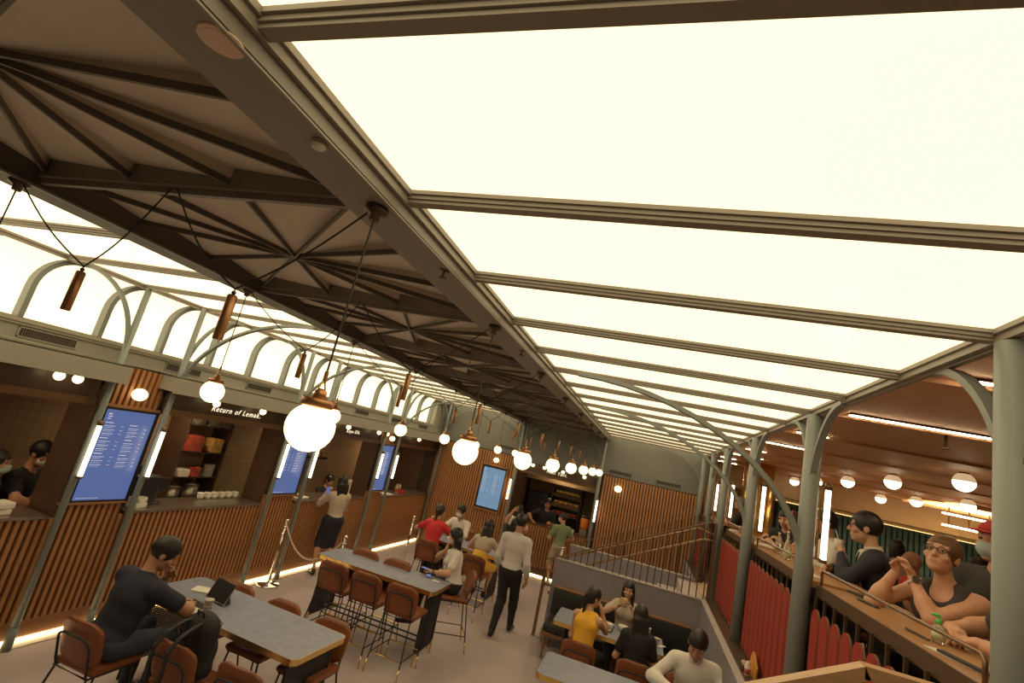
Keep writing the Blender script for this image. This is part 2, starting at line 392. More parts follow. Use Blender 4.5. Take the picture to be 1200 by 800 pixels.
obj('counter_backing', MB().box(-3.14, -1.1, 12.36, 12.40, .2, 1.12), M['board'], wb)
obj('plinth_side', MB().box(-5.36, -3.2, 12.36, 12.40, 0, .2), M['woodtrim'], wb)
obj('sign_band', MB().box(-3.14, -1.09, 12.38, 12.42, 2.33, 2.54), M['darkwall'], wb)
obj('bronze_trim', MB().box(-3.14, -1.09, 12.35, 12.42, 2.27, 2.33), M['bronze'], wb)
struct('wall_back', MB().box(-6.7, -5.72, 12.38, 12.44, 0, 2.5), M['darkwall'])
struct('wall_back', MB().box(-3.4, -.9, 14.3, 14.4, 0, 2.6), M['beige'])
struct('wall_back', MB().box(-3.26, -3.16, 12.5, 14.3, 0, 2.6).box(-1.07, -.97, 12.5, 14.3, 0, 2.6), M['darkwall'])
struct('ceiling', MB().box(-3.4, -.9, 12.5, 14.4, 2.55, 2.6), M['darkwall'])
struct('trim_8', MB().box(-3.16, -1.07, 13.6, 13.75, 2.12, 2.55), M['beige'])
for i, (x0, x1) in enumerate(((-.93, -.37), (.18, .75), (-3.83, -3.3))):
    t = thing('vent_grille', ('grey slot vent at the left over the end wall slats','grey slot vent at the right over the end wall slats','grey slot vent above the far menu screen')[i], 'vent', ((x0+x1)/2, 12.44, 2.765), 0, 'end wall vents')
    h = (x1-x0)/2
    obj('frame', MB().box(-h,h,-.012,0,.04,.05).box(-h,h,-.012,0,-.05,-.04).box(-h,-h+.012,-.012,0,-.05,.05).box(h-.012,h,-.012,0,-.05,.05), M['steel_dark'], t)
    obj('back', MB().box(-h,h,-.003,0,-.05,.05), M['bronze_dk'], t)
    fm = MB()
    for k in range(5): fm.box(-h+.012,h-.012,-.01,0,-.036+k*.016,-.028+k*.016)
    stuff(obj('fins', fm, M['vent'], t))

# ---- half walls round the stair, retaining wall, ledge
hwl = struct('wall_stair', MB().box(-1.2, 1.0, 8.38, 8.50, 0, 1.24), M['lavender'])
obj('cap', MB().box(-1.21, 1.0, 8.37, 8.51, 1.24, 1.255), M['lavcap'], hwl)
hw2 = struct('wall_stair', MB().box(-1.2, 1.0, 10.06, 10.18, 0, 1.245), M['lavender'])
obj('cap', MB().box(-1.21, 1.0, 10.05, 10.19, 1.245, 1.26), M['lavcap'], hw2)
rw = struct('wall_right', MB().box(1.0, 1.06, -1.5, 8.50, 0, 1.24).box(1.0, 1.06, 10.06, 12.4, 0, 1.24), M['lavender'])
obj('cap', MB().box(.99, 1.07, -1.5, 8.51, 1.24, 1.255), M['lavcap'], rw)
struct('trim_6', MB().box(1.06, 1.18, -1.5, 8.62, 1.2, 1.27).box(1.06, 1.18, 10.2, 12.4, 1.2, 1.27), M['bronze_dk'])
st = thing('staircase', 'pale steps climbing right between the lavender half walls', 'stairs', (0, 0, 0))
for i in range(7):
    obj('step', MB().box(-1.25+i*.335, 1.055, 8.512, 10.048, .171*i+(.001 if i else 0), .171*(i+1)), M['lavfloor'], st)

# ---- upper hall: ceiling, end walls, teal slats
uc = struct('ceiling', MB().box(1.215, 10.2, -2.6, 16.6, 3.62, 3.68), M['upceil'])
gm = MB().box(1.3, 10.1, -.015, .015, 3.595, 3.62).mesh('ceiling_batten', M['upceil'])
for k in range(-2, 9): link('ceiling_batten', gm, uc, T(0, 3.03+1.49*k+.12, 0))
for k in range(-1, 9):
    t = thing('linear_light', '%s thin light line across the brown upper ceiling, counted from near' % ORD[k+1], 'light', (1.45, 3.03+1.49*k, 3.6), 0, 'linear ceiling lights')
    L_ = 1.9 if k < 2 else (.55 if k % 2 else .3)
    obj('housing', MB().box(0, L_, -.022, .022, .004, .02), M['bronze_dk'], t)
    obj('diffuser', MB().box(0, L_, -.014, .014, -.004, .004), M['uplight'], t)
wu = struct('wall_back', MB().box(1.25, 10.2, 16.1, 16.2, 1.2, 3.62), M['beige'])
tl = MB().box(-.04, .04, -.05, 0, 1.2, 2.98).mesh('slat', M['teal'])
for i in range(52): link('slat', tl, wu, T(3.6+i*.125, 16.05, 0))
obj('backing', MB().box(3.5, 10.1, 16.05, 16.1, 1.2, 3.0), M['board'], wu)
obj('cove_bead', MB().box(3.5, 10.1, 16.0, 16.03, 3.005, 3.02), M['cove'], wu)
struct('trim_7', MB().box(1.5, 10.2, 14.4, 16.1, 3.08, 3.62), M['beige'])
wr2 = struct('wall_back', MB().box(1.26, 1.85, 12.45, 12.5, 1.2, 2.9), M['board'])
s_u = slat_mesh(1.2, 2.9, 1)
for i in range(9): link('slat', s_u, wr2, T(1.29+i*PITCH, 12.45, 0))
struct('column', MB().lathe([(.3,1.2),(.3,3.62)], 24, (2.25, 12.0, 0)), M['brass'], smooth=True)['kind'] = 'structure'
t = thing('cove_light', 'bright yellow cove recess glowing at the rear of the upper ceiling', 'light', (6.6, 12.6, 3.58))
obj('recess_light', MB().box(-1.0, 2.6, -1.1, 1.1, .02, .03), M['cove'], t)
obj('rim', MB().box(-1.05, 2.65, -1.15, -1.1, -.02, .04).box(-1.05, 2.65, 1.1, 1.15, -.02, .04), M['upceil'], t)

# ---- steel columns with arched brackets
def q_arc(o, d, a, zs, b, n=14, t0=0.):
    return [(o[0]+d[0]*a*(1-math.cos(t)), o[1]+d[1]*a*(1-math.cos(t)), zs+b*math.sin(t)) for t in [t0+(PI/2-t0)*i/n for i in range(n+1)]]
def column(x, y, z0, z1, r, lab, arcs, m, sleeve=True, grp='left wall columns'):
    t = thing('steel_column', lab, 'column', (x, y, z0), 0, grp)
    obj('shaft', MB().lathe([(r, 0), (r, z1-z0)], 20), m, t, True)
    if sleeve: obj('base_sleeve', MB().lathe([(r+.008, 0), (r+.008, .2)], 20), M['steel'], t, True)
    for (dx, dy, a, zs, b, wd, th) in arcs:
        wv = (wd, 0, 0) if dy else (0, wd, 0)
        obj('arch', MB().strip(q_arc((0, 0, 0), (dx, dy), a, zs-z0, b), wv, th), m, t)
    return t
LY = (.6, 2.75, .79, .022, .014)
lab = ('first','second','third','fourth','fifth','sixth')
for i, (y, dy) in enumerate(zip((P1, P2, P3, P4, P5, P6), (-1, 1, -1, 1, -1, 1))):
    arcs = [(0, dy) + LY]
    if i in (1, 2, 5): arcs.append((1, 0, 1.6, 2.44, 1.10, .022, .014))
    column(PX, y, 0, 3.55, .031, '%s slim green-grey column along the food stalls from the left edge' % lab[i], arcs, M['steel_dark'])
column(-5.28, 12.3, 0, 3.55, .035, 'slim column in the far left corner by the slatted end wall', [(1, 0, .9, 2.75, .79, .022, .014), (0, -1)+LY], M['steel'], False)
column(-3.15, 12.28, 0, 3.5, .04, 'column left of the far stall opening, beside the light blue menu screen', [(1, 0, .6, 2.75, .72, .02, .014), (-1, 0, .6, 2.75, .72, .02, .014)], M['steel_dark'], False)
column(-1.09, 12.28, 0, 3.5, .04, 'column right of the far stall opening', [(-1, 0, .6, 2.75, .72, .02, .014)], M['steel_dark'], False)
RY = (.6, 2.8, .735, .024, .016)
for i, y in enumerate((2.15, 4.345, 6.545, 8.775, 10.5, 12.28)):
    arcs = [(0, 1)+RY, (0, -1)+RY] if i < 5 else [(-1, 0, .9, 2.7, .84, .03, .015)]
    if i in (1, 2): arcs.append((-1, 0, 1.9, 2.3, 1.23, .038, .018))
    column(1.205 if i == 0 else 1.17, y, 1.2, 3.52, .066 if i == 0 else .060, '%s grey-green round pillar of the balcony bar, counted from the right edge' % lab[i], arcs, M['steel'], False, 'balcony pillars')

# ================================================================ LAMPS
def pendant(x, y, side, k):
    t = thing('pendant_lamp', '%s glowing globe pendant of the %s ceiling beam, counted from the camera' % (ORD[k], side), 'lamp', (x, y, 2.68), 0, 'globe pendants under the %s beam' % side)
    obj('canopy', MB().lathe([(.035,.80),(.042,.795),(.042,.78),(.02,.77),(.018,.745)], 16), M['bronze_dk'], t, True)
    obj('cable', MB().tube([(0,0,.76),(0,0,.17)], .0036, 6), M['cable'], t)
    obj('cord_sleeve', MB().tube([(0,0,.185),(0,0,.145)], .007, 8), M['copper'], t)
    for s in (-1, 1): obj('link_arm', MB().tube([(0,s*.004,.15),(0,s*.017,.125),(0,s*.012,.10)], .0028, 6), M['brass'], t)
    obj('socket', MB().lathe([(.010,.125),(.020,.115),(.022,.088)], 14), M['copper'], t, True)
    cap = obj('cap', MB().lathe([(.030,.092),(.050,.090),(.052,.088),(.052,.066),(.046,.062)], 32), M['copper'], t, True)
    obj('globe', sphere_mb(.079, 28, (0,0,-.005)), M['globe'], t, True)
def swag(k, y, xa, xb, xh, side):
    # counterweight cylinder hanging in the loop of a cable between beam and cross bar
    t = thing('counterweight', '%s copper cylinder weight on the %s cable loops, counted from the camera' % (ORD[k], side), 'weight', (xb, y, 2.90), 0, 'copper counterweights on cable loops')
    obj('cylinder', MB().lathe([(.016,0),(.018,.003),(.018,.170),(.014,.176)], 16), M['copper'], t, True)
    obj('pulley', sphere_mb(.009, 10, (0,0,.185)), M['bronze_dk'], t, True)
    p = []
    for i in range(9):                                   # from beam canopy down
        u = i/8; p.append(((xa-xb)*(1-u), 0, .57-(.57-.20)*u-.03*math.sin(PI*u)))
    p.append((0, 0, .194))
    for i in range(9):
        u = i/8; p.append(((xh-xb)*u, 0, .20+(.60-.20)*u-.05*math.sin(PI*u)))
    obj('cable', MB().tube(p, .0036, 6), M['cable'], t)
for k in range(8):
    y = 1.40+1.47*k
    pendant(-1.07, y, 'right', k); pendant(-3.10, y, 'left', k)
    swag(k, y, -1.09, -1.575, -2.07, 'right'); swag(k, y, -3.08, -2.42, -2.10, 'left')
def beam_fit(nm, lab, cat, y, mb, m, extra=None):
    t = thing(nm, lab, cat, (-1.045, y, 3.48)); obj('body', mb, m, t, True)
    if extra: obj(*extra, t, True)
beam_fit('ceiling_speaker', 'round beige loudspeaker set in the near end of the right beam', 'speaker', .675, MB().lathe([(.046,-.004),(.05,-.002),(.05,.001)], 28), M['speaker'], ('grille', MB().lathe([(.038,-.0055),(.038,-.003)], 28), M['speaker']))
beam_fit('smoke_detector', 'small pale detector on the right beam behind the loudspeaker', 'detector', 1.03, MB().lathe([(.008,-.022),(.020,-.018),(.024,-.006),(.024,.001)], 16), M['white'], ('vent_ring', MB().lathe([(.0245,-.012),(.0245,-.009)], 16), M['beige']))
for k, y in enumerate((1.97, 3.5)):
    beam_fit('sprinkler', '%s small sprinkler head on the right beam from the camera' % ('first', 'second')[k], 'sprinkler', y, MB().lathe([(.006,-.04),(.022,-.038),(.022,-.036),(.006,-.034),(.006,-.004),(.026,-.003),(.026,.001)], 16), M['bronze_dk'])

# wall and soffit globes
def wall_globe(loc, d, lab, r=.075):
    t = thing('wall_lamp', lab, 'lamp', loc, 0, 'globe lamps on the slats')
    obj('globe', sphere_mb(r, 24, sz=.88), M['globe'], t, True)
    obj('bracket', MB().tube([(0,0,0), (d[0]*.15, d[1]*.15, 0)], .02, 12), M['bronze_dk'], t)
wall_globe((-5.28, 4.02, 2.44), (-1, 0), 'glowing globe wall lamp above the nearest menu screen')
wall_globe((-5.28, 9.64, 2.41), (-1, 0), 'glowing globe wall lamp above the third menu screen', .06)
wall_globe((-3.70, 12.27, 2.40), (0, 1), 'glowing globe wall lamp above the light blue far menu screen', .07)
wall_globe((-.63, 12.27, 2.40), (0, 1), 'glowing globe wall lamp on the right part of the far slatted wall', .085)
for i, (x, y) in enumerate(((-5.27,3.22),(-5.27,3.38),(-5.27,5.0),(-5.27,5.80),(-5.27,7.94),(-5.27,9.03),(-5.27,9.36),(-5.27,10.9),(-2.75,12.3),(-2.45,12.3),(-1.98,12.3),(-1.45,12.3))):
    t = thing('soffit_lamp', '%s half-hidden small globe light under the stall fascia, counted from the left' % ORD[i], 'lamp', (x, y, 2.525), 0, 'small globe lights under the fascia')
    obj('globe', sphere_mb(.045, 16, (0,0,-.035)), M['globe'], t, True)
    obj('base', MB().lathe([(.03,-.004),(.03,.014)], 16), M['bronze_dk'], t, True)
# vertical tube lights
def tube_light(x, y, z0, z1, off, lab, grp, r=.021):
    t = thing('tube_light', lab, 'lamp', (x, y, z0), 0, grp); h = z1-z0
    obj('tube', MB().lathe([(r,.0),(r,h)], 16), M['tube'], t, True)
    for z in (-.025, h): obj('end_cap', MB().lathe([(r+.006,z),(r+.006,z+.05 if z > 0 else z+.025)], 14), M['bronze'], t, True)
    for z in (.0, h+.02): obj('arm', MB().tube([(0,0,z), (off[0], off[1], z)], .006, 8), M['bronze'], t)
    obj('reflector', MB().box(off[0]*.55-.006, off[0]*.55+.006, off[1]*.55-.006, off[1]*.55+.006, 0, h), M['brass'], t)
for i, (y, d) in enumerate(((P1, .06), (P2, .06), (P3, .06), (P4, .06), (P5, .06), (P6, .06))):
    tube_light(-5.212, y-.005, 1.59, 2.085, (-.05, 0), '%s vertical tube light on the stall columns, counted from the left edge' % ORD[i], 'tube lights on the stall columns')
tube_light(-3.22, 12.25, 1.55, 2.04, (.05, .03), 'vertical tube light right of the light blue far menu screen', 'tube lights on the far columns')
tube_light(-1.05, 12.25, 1.55, 2.04, (-.03, .03), 'vertical tube light at the right column of the far stall', 'tube lights on the far columns')
for i, y in enumerate((4.40, 6.60, 8.86, 10.70)):
    tube_light(1.31, y, 2.47, 2.975, (-.10, -.05), '%s bright vertical tube light above the balcony bar, counted from the right' % ORD[i], 'tube lights above the balcony bar', .020)
# globes on the upper ceiling
for r_, (x, ys) in enumerate(((3.40, (6.95, 8.7, 10.45, 12.2, 13.9)), (5.1, (10.3, 12.0, 13.6)))):
    for i, y in enumerate(ys):
        t = thing('ceiling_globe', '%s half-gilded globe in the %s row on the brown upper ceiling' % (ORD[i], ('nearer', 'farther')[r_]), 'lamp', (x, y, 3.60), 0, 'globe lights on the upper ceiling')
        obj('globe', sphere_mb(.105, 24, (0,0,-.09)), M['upglobe'], t, True)
        obj('shade', MB().lathe([(.108*math.cos(a), -.09+.108*math.sin(a)) for a in (.05,.3,.6,.9,1.2,1.45)], 24), M['gilt'], t, True)
        obj('rose', MB().lathe([(.05,.0),(.05,.02)], 16), M['bronze_dk'], t, True)
t = thing('ceiling_rack', 'dark hanging rail rack with two light bars at the upper rear', 'rack', (6.0, 13.0, 3.2))
for z in (.0, .24): obj('light_bar', MB().box(0, 1.6, -.02, .02, z, z+.03), M['uplight'], t)
for i in range(5): obj('hanger', MB().box(.1+i*.35, .12+i*.35, -.01, .01, .03, .42), M['bronze_dk'], t)
t = thing('ceiling_sprinkler', 'small dark sprinkler hanging from the brown upper ceiling', 'sprinkler', (2.2, 4.75, 3.5)); obj('head', MB().lathe([(.02,.0),(.03,.01),(.012,.02),(.012,.12)], 12), M['bronze_dk'], t, True)

# ================================================================ MENU SCREENS, SIGNS
def menu(loc, w_, h_, ax, lab, m, two=True):
    t = thing('menu_screen', lab, 'screen', loc, 0, 'menu screens of the stalls')
    def bx(u0,u1,d0,d1,z0,z1): return MB().box(d0,d1,u0,u1,z0,z1) if ax == 0 else MB().box(u0,u1,-d1,-d0,z0,z1)
    obj('casing', bx(-w_/2-.045, w_/2+.045, -.05, .0, -.045, h_+.045), M['blackplastic'], t)
    obj('screen', bx(-w_/2, w_/2, .0, .004, 0, h_), m, t)
    rnd = random.Random(3); L = MB()
    def row(u, z, l, hh):
        n = max(1, int(l/.012)); c = u
        for q in range(n):
            wl_ = .006+.007*rnd.random()
            b = bx(c, min(c+wl_, u+l), .004, .0052, z, z+hh); L.add(b.v, b.f); c += wl_+.0035
            if c > u+l: break
    row(-w_/2+.03, h_*.945, .045, .012); row(-w_/2+.03, h_*.92, .05, .009); row(-w_/2+.03, h_*.895, .04, .008)
    for c, u in enumerate((-w_/2+.03, .02)):
        z = h_*(.85-.01*c)
        for g in range(3):
            row(u, z, .08, .007); z -= h_*.035
            for q in range(3):
                row(u, z, .11, .0045); row(u+.17, z, .03, .0045); row(u, z-.016, .09, .0025); z -= h_*.043
            z -= h_*.008
    row(-w_/2+.02, h_*.02, .22, .004)
    stuff(obj('menu_text', L, M['text'], t))
for i, (a, b) in enumerate(UNITS):
    menu((-5.355, (a+b)/2+.03, 1.315), .53, .93, 0, ('nearest tall blue menu screen between the first two columns', 'second tall blue menu screen behind the large globe lamp', 'third blue menu screen between the fifth and sixth columns')[i], M['screen'])
menu((-3.71, 12.36, 1.225), .58, .965, 1, 'light blue menu screen on the far slatted wall', M['screen2'])
fr = thing('screen_surround', 'thin oak trim framing the light blue far menu screen', 'frame', (-3.71, 12.36, 1.15)); fr2 = .35
obj('side', MB().box(-fr2,-fr2+.02,-.05,0,0,1.11), M['slat'], fr); obj('side', MB().box(fr2-.02,fr2,-.05,0,0,1.11), M['slat'], fr)
obj('top', MB().box(-fr2,fr2,-.05,0,1.09,1.12), M['slat'], fr); obj('bottom', MB().box(-fr2,fr2,-.05,0,0,.02), M['slat'], fr)
def sign(words, size, mw, lab, loc):
    t = thing('stall_sign', lab, 'sign', loc); text_mesh('lettering', words, size, M['sign'], t, mw, .25, .001, 1.22)
sign('Return of Lemak.', .098, TOX(0,0,0), 'lit slanted letters reading Return of Lemak. on the dark band', (-5.395, 5.07, 2.385))
sign('Keyo Oik.', .09, TOX(0,0,0), 'lit slanted letters reading Keyo Oik. on the dark band', (-5.395, 8.10, 2.385))
sign('Muci Tori.', .10, TOY(0,0,0), 'lit slanted letters reading Muci Tori. over the far stall', (-2.40, 12.375, 2.385))

# ================================================================ STALLS
for i, (a, b) in enumerate(shops):
    lab = ('nearest stall counter at the left edge','long stall counter right of the nearest menu screen','stall counter in front of the woman in beige','far left stall counter next to the corner')[i]
    t = thing('service_counter', 'bronze topped '+lab, 'counter', (-5.6, (a+b)/2, 0), 0, 'stall counters'); h = (b-a)/2-.03
    obj('worktop', MB().box(-.24, .245, -h, h, 1.15, 1.178), M['stainless'], t)
    obj('cabinet', MB().box(-.22, .135, -h, h, 0, 1.15), M['darkwall'], t)
    n = max(2, int((b-a)/.7))
    for k in range(n): obj('door', MB().box(-.235, -.22, -h+k*2*h/n+.005, -h+(k+1)*2*h/n-.005, .12, 1.1), M['darkwall'], t)
for i, (y, lab) in enumerate(((2.9,'nearest'),(5.3,'second'),(8.2,'third'),(11.0,'fourth'))):
    t = thing('kitchen_light', '%s small downlight inside the left stalls, counted from the near end' % lab, 'lamp', (-6.0, y, 2.455), 0, 'stall downlights')
    obj('lens', MB().lathe([(.085,-.004),(.085,.0)], 16), M['downlight'], t); obj('rim', MB().lathe([(.095,-.003),(.095,.004)], 16), M['bronze'], t)
t = thing('kitchen_light', 'downlight inside the far stall', 'lamp', (-2.1, 13.3, 2.545)); obj('lens', MB().lathe([(.085,-.004),(.085,.0)], 16), M['downlight'], t); obj('rim', MB().lathe([(.095,-.003),(.095,.004)], 16), M['bronze'], t)

def shelf_unit(y0, y1, x0, x1, z0, zs, lab, m):
    t = thing('shelf_unit', lab, 'shelf', ((x0+x1)/2, (y0+y1)/2, z0), 0); hx, hy = (x1-x0)/2, (y1-y0)/2
    for s in (-1, 1): obj('side_panel', MB().box(-hx, hx, s*hy-.015, s*hy+.015, 0, 2.44-z0), m, t)
    for z in zs: obj('shelf', MB().box(-hx, hx, -hy, hy, z-z0-.02, z-z0), m, t)
shelf_unit(5.62, 6.38, -6.6, -6.25, 0, (.9, 1.36, 1.72, 2.10), 'dark open shelf niche in the stall under the Lemak sign', M['darkwall'])
shelf_unit(2.6, 3.3, -6.6, -6.2, 0, (.9, 1.55, 1.9, 2.2), 'dark shelves behind the masked staff in the nearest stall', M['darkwall'])
sh = thing('wall_shelf', 'dark wall shelf with glasses behind the stall worker in black', 'shelf', (-6.5, 8.55, 1.74)); obj('plank', MB().box(-.12,.14,-.6,.6,-.025,0), M['board'], sh); obj('lip', MB().box(.13,.14,-.6,.6,-.03,.012), M['board'], sh)
NTH = ORD+['thirteenth','fourteenth']
for k in range(14):
    g = thing('drinking_glass', '%s glass from the left in the row on the dark wall shelf' % NTH[k], 'glass', (-6.46, 8.06+k*.075, 1.741), 0, 'glasses on the wall shelf')
    obj('bowl', MB().lathe([(.022,0),(.028,.01),(.030,.10),(.027,.10),(.024,.012)], 10), M['amber'] if k % 5 == 2 else M['clear'], g, True)
def packet(loc, w_, d_, h_, m, lab, grp, rz=0):
    t = thing('food_box', lab, 'box', loc, rz, grp); obj('carton', rbox(-d_,d_,-w_,w_,0,h_,.008,1), m, t); obj('flap', MB().box(-d_*.9,d_*.9,-w_*.9,w_*.9,h_,h_+.006), m, t)
P_ = [(-6.3,5.80,1.721,.13,.08,.22,'food_red','large red packet stack on the niche shelf'),(-6.3,6.18,1.721,.10,.08,.20,'food_yel','yellow packet beside the red stack on the niche shelf'),
      (-6.3,5.75,2.101,.09,.08,.14,'clear','left storage tub on the top niche shelf'),(-6.3,6.0,2.101,.09,.08,.14,'clear','middle storage tub on the top niche shelf'),(-6.3,6.24,2.101,.08,.08,.14,'clear','right storage tub on the top niche shelf'),
      (-6.3,5.78,1.361,.08,.08,.10,'white','white box on the middle niche shelf'),(-6.3,5.97,1.361,.07,.08,.13,'food_red','red tin on the middle niche shelf'),
      (-6.3,2.78,1.551,.10,.1,.16,'white','pale carton on the middle shelf behind the staff'),(-6.3,3.05,1.551,.11,.1,.20,'beige','tan carton on the middle shelf behind the staff'),
      (-6.3,2.75,1.901,.09,.1,.14,'white','white carton on the upper shelf behind the staff'),(-6.3,3.08,1.901,.12,.1,.16,'darkwall','dark carton on the upper shelf behind the staff'),(-6.3,2.95,2.201,.1,.08,.12,'white','pale carton on the top shelf behind the staff')]
for x,y,z,w_,d_,h_,m_,l_ in P_: packet((x,y,z), w_, d_, h_, M[m_], l_, 'goods on the stall shelves')
for k,(x,y,z,w_) in enumerate(((-5.52,3.32,1.178,.09),(-5.51,3.33,1.234,.085),(-5.50,4.62,1.178,.09),(-5.52,4.63,1.234,.085))):
    packet((x,y,z), w_, .07, .05, M['white'], ('lower white takeaway box on the nearest stall counter','upper white takeaway box on the nearest stall counter','lower white takeaway box right of the nearest menu screen','upper white takeaway box right of the nearest menu screen')[k], 'takeaway boxes on the counters', .15*k)
# pots, urns and small cookware inside the second stall
def pot(loc, r, h, lab, m='stainless'):
    t = thing('stock_pot', lab, 'pot', loc, 0, 'cookware in the stalls'); obj('body', MB().lathe([(r,0),(r,h),(r*.97,h),(r*.95,.01)], 20), M[m], t, True)
    obj('lid', MB().lathe([(r*1.02,h),(r*.7,h+.02),(.02,h+.03),(.02,h+.05)], 20), M[m], t, True)
    for s in (-1, 1): obj('handle', MB().tube([(0,s*r,h*.8),(0,s*(r+.03),h*.8),(0,s*(r+.03),h*.7),(0,s*r,h*.7)], .006, 6), M[m], t)
t = thing('plate_stack', 'tall stack of pale plates on the niche shelf', 'plates', (-6.3, 6.22, 1.361), 0)
for k in range(10): obj('plate', MB().lathe([(.05,.018*k),(.085,.018*k+.012),(.085,.018*k+.015),(.04,.018*k+.006)], 18), M['white'], t, True)
bc = thing('back_counter', 'steel back counter inside the stall under the Lemak sign', 'counter', (-6.4, 5.4, 0)); obj('worktop', MB().box(-.2,.22,-.95,.20,.86,.89), M['stainless'], bc); obj('cabinet', MB().box(-.2,.18,-.95,.20,0,.86), M['darkwall'], bc)
pot((-6.4,5.80,.901), .12, .3, 'left tall steel pot below the niche shelf'); pot((-6.4,6.10,.901), .125, .33, 'right tall steel pot below the niche shelf'); pot((-6.3,5.25,.891), .1, .2, 'small steel pot left of the niche')
for k in range(6):
    g = thing('bowl_stack', '%s stack of pale bowls on the stall back counter from the left' % ORD[k], 'bowls', (-5.74, 5.70+.12*k, 1.178), 0, 'stacked bowls')
    obj('bowl', MB().lathe([(.03,0),(.05,.05),(.047,.05),(.02,.01)], 14), M['white'], g, True); obj('bowl', MB().lathe([(.03,.03),(.05,.08),(.047,.08),(.02,.04)], 14), M['white'], g, True)
t = thing('coffee_machine', 'dark coffee machine at the left end inside the second stall', 'machine', (-5.68, 4.72, 1.178)); obj('body', rbox(-.13,.13,-.16,.16,0,.34,.02), M['blackplastic'], t); obj('tank', MB().lathe([(.05,.34),(.06,.42),(.03,.45)], 14), M['stainless'], t, True)
t = thing('payment_terminal', 'black till screen on a stand inside the second stall', 'till', (-5.65, 4.95, 1.178)); obj('stand', MB().lathe([(.07,0),(.07,.01),(.015,.02),(.015,.16)], 14), M['blackplastic'], t, True); obj('display', rbox(-.012,.012,-.12,.12,.14,.3,.008), M['blackplastic'], t)
t = thing('display_card', 'white menu card on a stand on the third stall counter', 'card', (-5.48, 8.78, 1.178)); obj('card', rbox(-.008,.008,-.10,.10,.01,.32,.004,1), M['white'], t); obj('foot', MB().box(-.05,.05,-.09,.09,0,.012), M['clear'], t); stuff(obj('print', MB().box(.0082,.0088,-.07,.07,.2,.27).box(.0082,.0088,-.07,.07,.06,.16), M['beige'], t))
t = thing('tray', 'pale tray with cutlery on the third stall counter', 'tray', (-5.6, 7.55, 1.178), .1); obj('base', rbox(-.12,.12,-.18,.18,0,.015,.006,1), M['white'], t); obj('contents', rbox(-.08,.06,-.10,.10,.015,.05,.01,1), M['beige'], t)
t = thing('drink_cup', 'orange iced drink on the third stall counter beside the card', 'cup', (-5.62, 8.45, 1.178)); obj('cup', MB().lathe([(.028,0),(.038,.12),(.038,.13)], 16), M['amber'], t, True); obj('lid', MB().lathe([(.039,.13),(.03,.15)], 16), M['white'], t, True)
t = thing('tray', 'pale board on the fourth stall counter', 'tray', (-5.52, 10.35, 1.178)); obj('board', rbox(-.12,.12,-.22,.22,0,.02,.006,1), M['white'], t); obj('rim', MB().box(-.12,-.11,-.22,.22,.02,.03), M['white'], t)
for k in range(4):
    t = thing('sauce_bottle', '%s sauce bottle of the red holder on the fourth stall counter' % ORD[k], 'bottle', (-5.6, 11.0+.07*k, 1.178), 0, 'sauce bottles in the red holder'); obj('body', MB().lathe([(.025,0),(.025,.12),(.01,.15),(.005,.2)], 12), M['white' if k % 2 else 'beige'], t, True); obj('label_band', MB().lathe([(.0262,.03),(.0262,.09)], 12), M['food_red'], t, True)
t = thing('bottle_holder', 'red caddy holding sauce bottles on the fourth stall counter', 'caddy', (-5.49, 11.1, 1.178)); obj('front', MB().box(-.01,.01,-.14,.14,0,.08), M['redcap'], t); obj('base', MB().box(-.05,.01,-.14,.14,0,.004), M['redcap'], t)
# far stall
t = thing('service_counter', 'oak fronted counter of the far stall', 'counter', (-2.1, 12.55, 0)); obj('worktop', MB().box(-1.03,1.0,-.22,.25,1.125,1.15), M['bronze'], t); obj('cabinet', MB().box(-1.0,1.0,-.14,.22,0,1.125), M['darkwall'], t)
t = thing('grill_cabinet', 'black grill cabinet with glowing food shelves in the far stall', 'oven', (-2.0, 14.0, 0))
obj('cabinet', MB().box(-.42,.42,-.12,.25,0,1.05).box(-.42,-.38,-.2,.25,1.05,2.2).box(.38,.42,-.2,.25,1.05,2.2).box(-.42,.42,-.2,.25,2.16,2.2).box(-.42,.42,.2,.25,1.05,2.2), M['blackplastic'], t)
for z in (1.35, 1.62, 1.88):
    obj('shelf', MB().box(-.38,.38,-.18,.2,z-.02,z), M['bronze'], t)
    obj('added_shelf_glow', MB().box(-.36,.36,-.15,-.13,z+.222,z+.228), M['cove'], t); obj('added_cover_lip', MB().box(-.38,.38,-.185,-.175,z+.18,z+.25), M['bronze_dk'], t)  # glowing strips added to brighten the food, lip added to hide them
    fm = MB()
    for q in range(9): fm.add(*(lambda b: (b.v, b.f))(sphere_mb(.045, 8, (-.3+q*.075, -.06+.05*(q % 2), z+.04))))
    stuff(obj('food', fm, M['food_yel'] if z > 1.5 else M['food_red'], t))
obj('glow_lamp', MB().box(-.3,.3,.0,.03,2.12,2.155), M['cove'], t)
t = thing('extractor', 'dark oven hood at the left inside the far stall', 'hood', (-2.8, 14.1, .0)); obj('body', MB().box(-.28,.28,-.2,.18,0,1.8), M['blackplastic'], t); obj('handle', MB().tube([(-.2,-.24,1.55),(.2,-.24,1.55)], .012, 8), M['stainless'], t)
t = thing('drink_dispenser', 'orange juice dispenser at the right of the far stall counter', 'dispenser', (-1.28, 12.62, 1.15)); obj('tank', MB().lathe([(.09,.14),(.11,.2),(.11,.36),(.1,.4)], 20), M['amber'], t, True); obj('base', rbox(-.09,.09,-.09,.09,0,.14,.01), M['stainless'], t); obj('lid', MB().lathe([(.11,.4),(.07,.46)], 20), M['blackplastic'], t, True)
for k in range(3): packet((-1.55-.16*k, 12.5, 1.15), .05, .06, .07, M['white'], '%s small white tub on the far stall counter from the right' % ORD[k], 'tubs on the far counter')

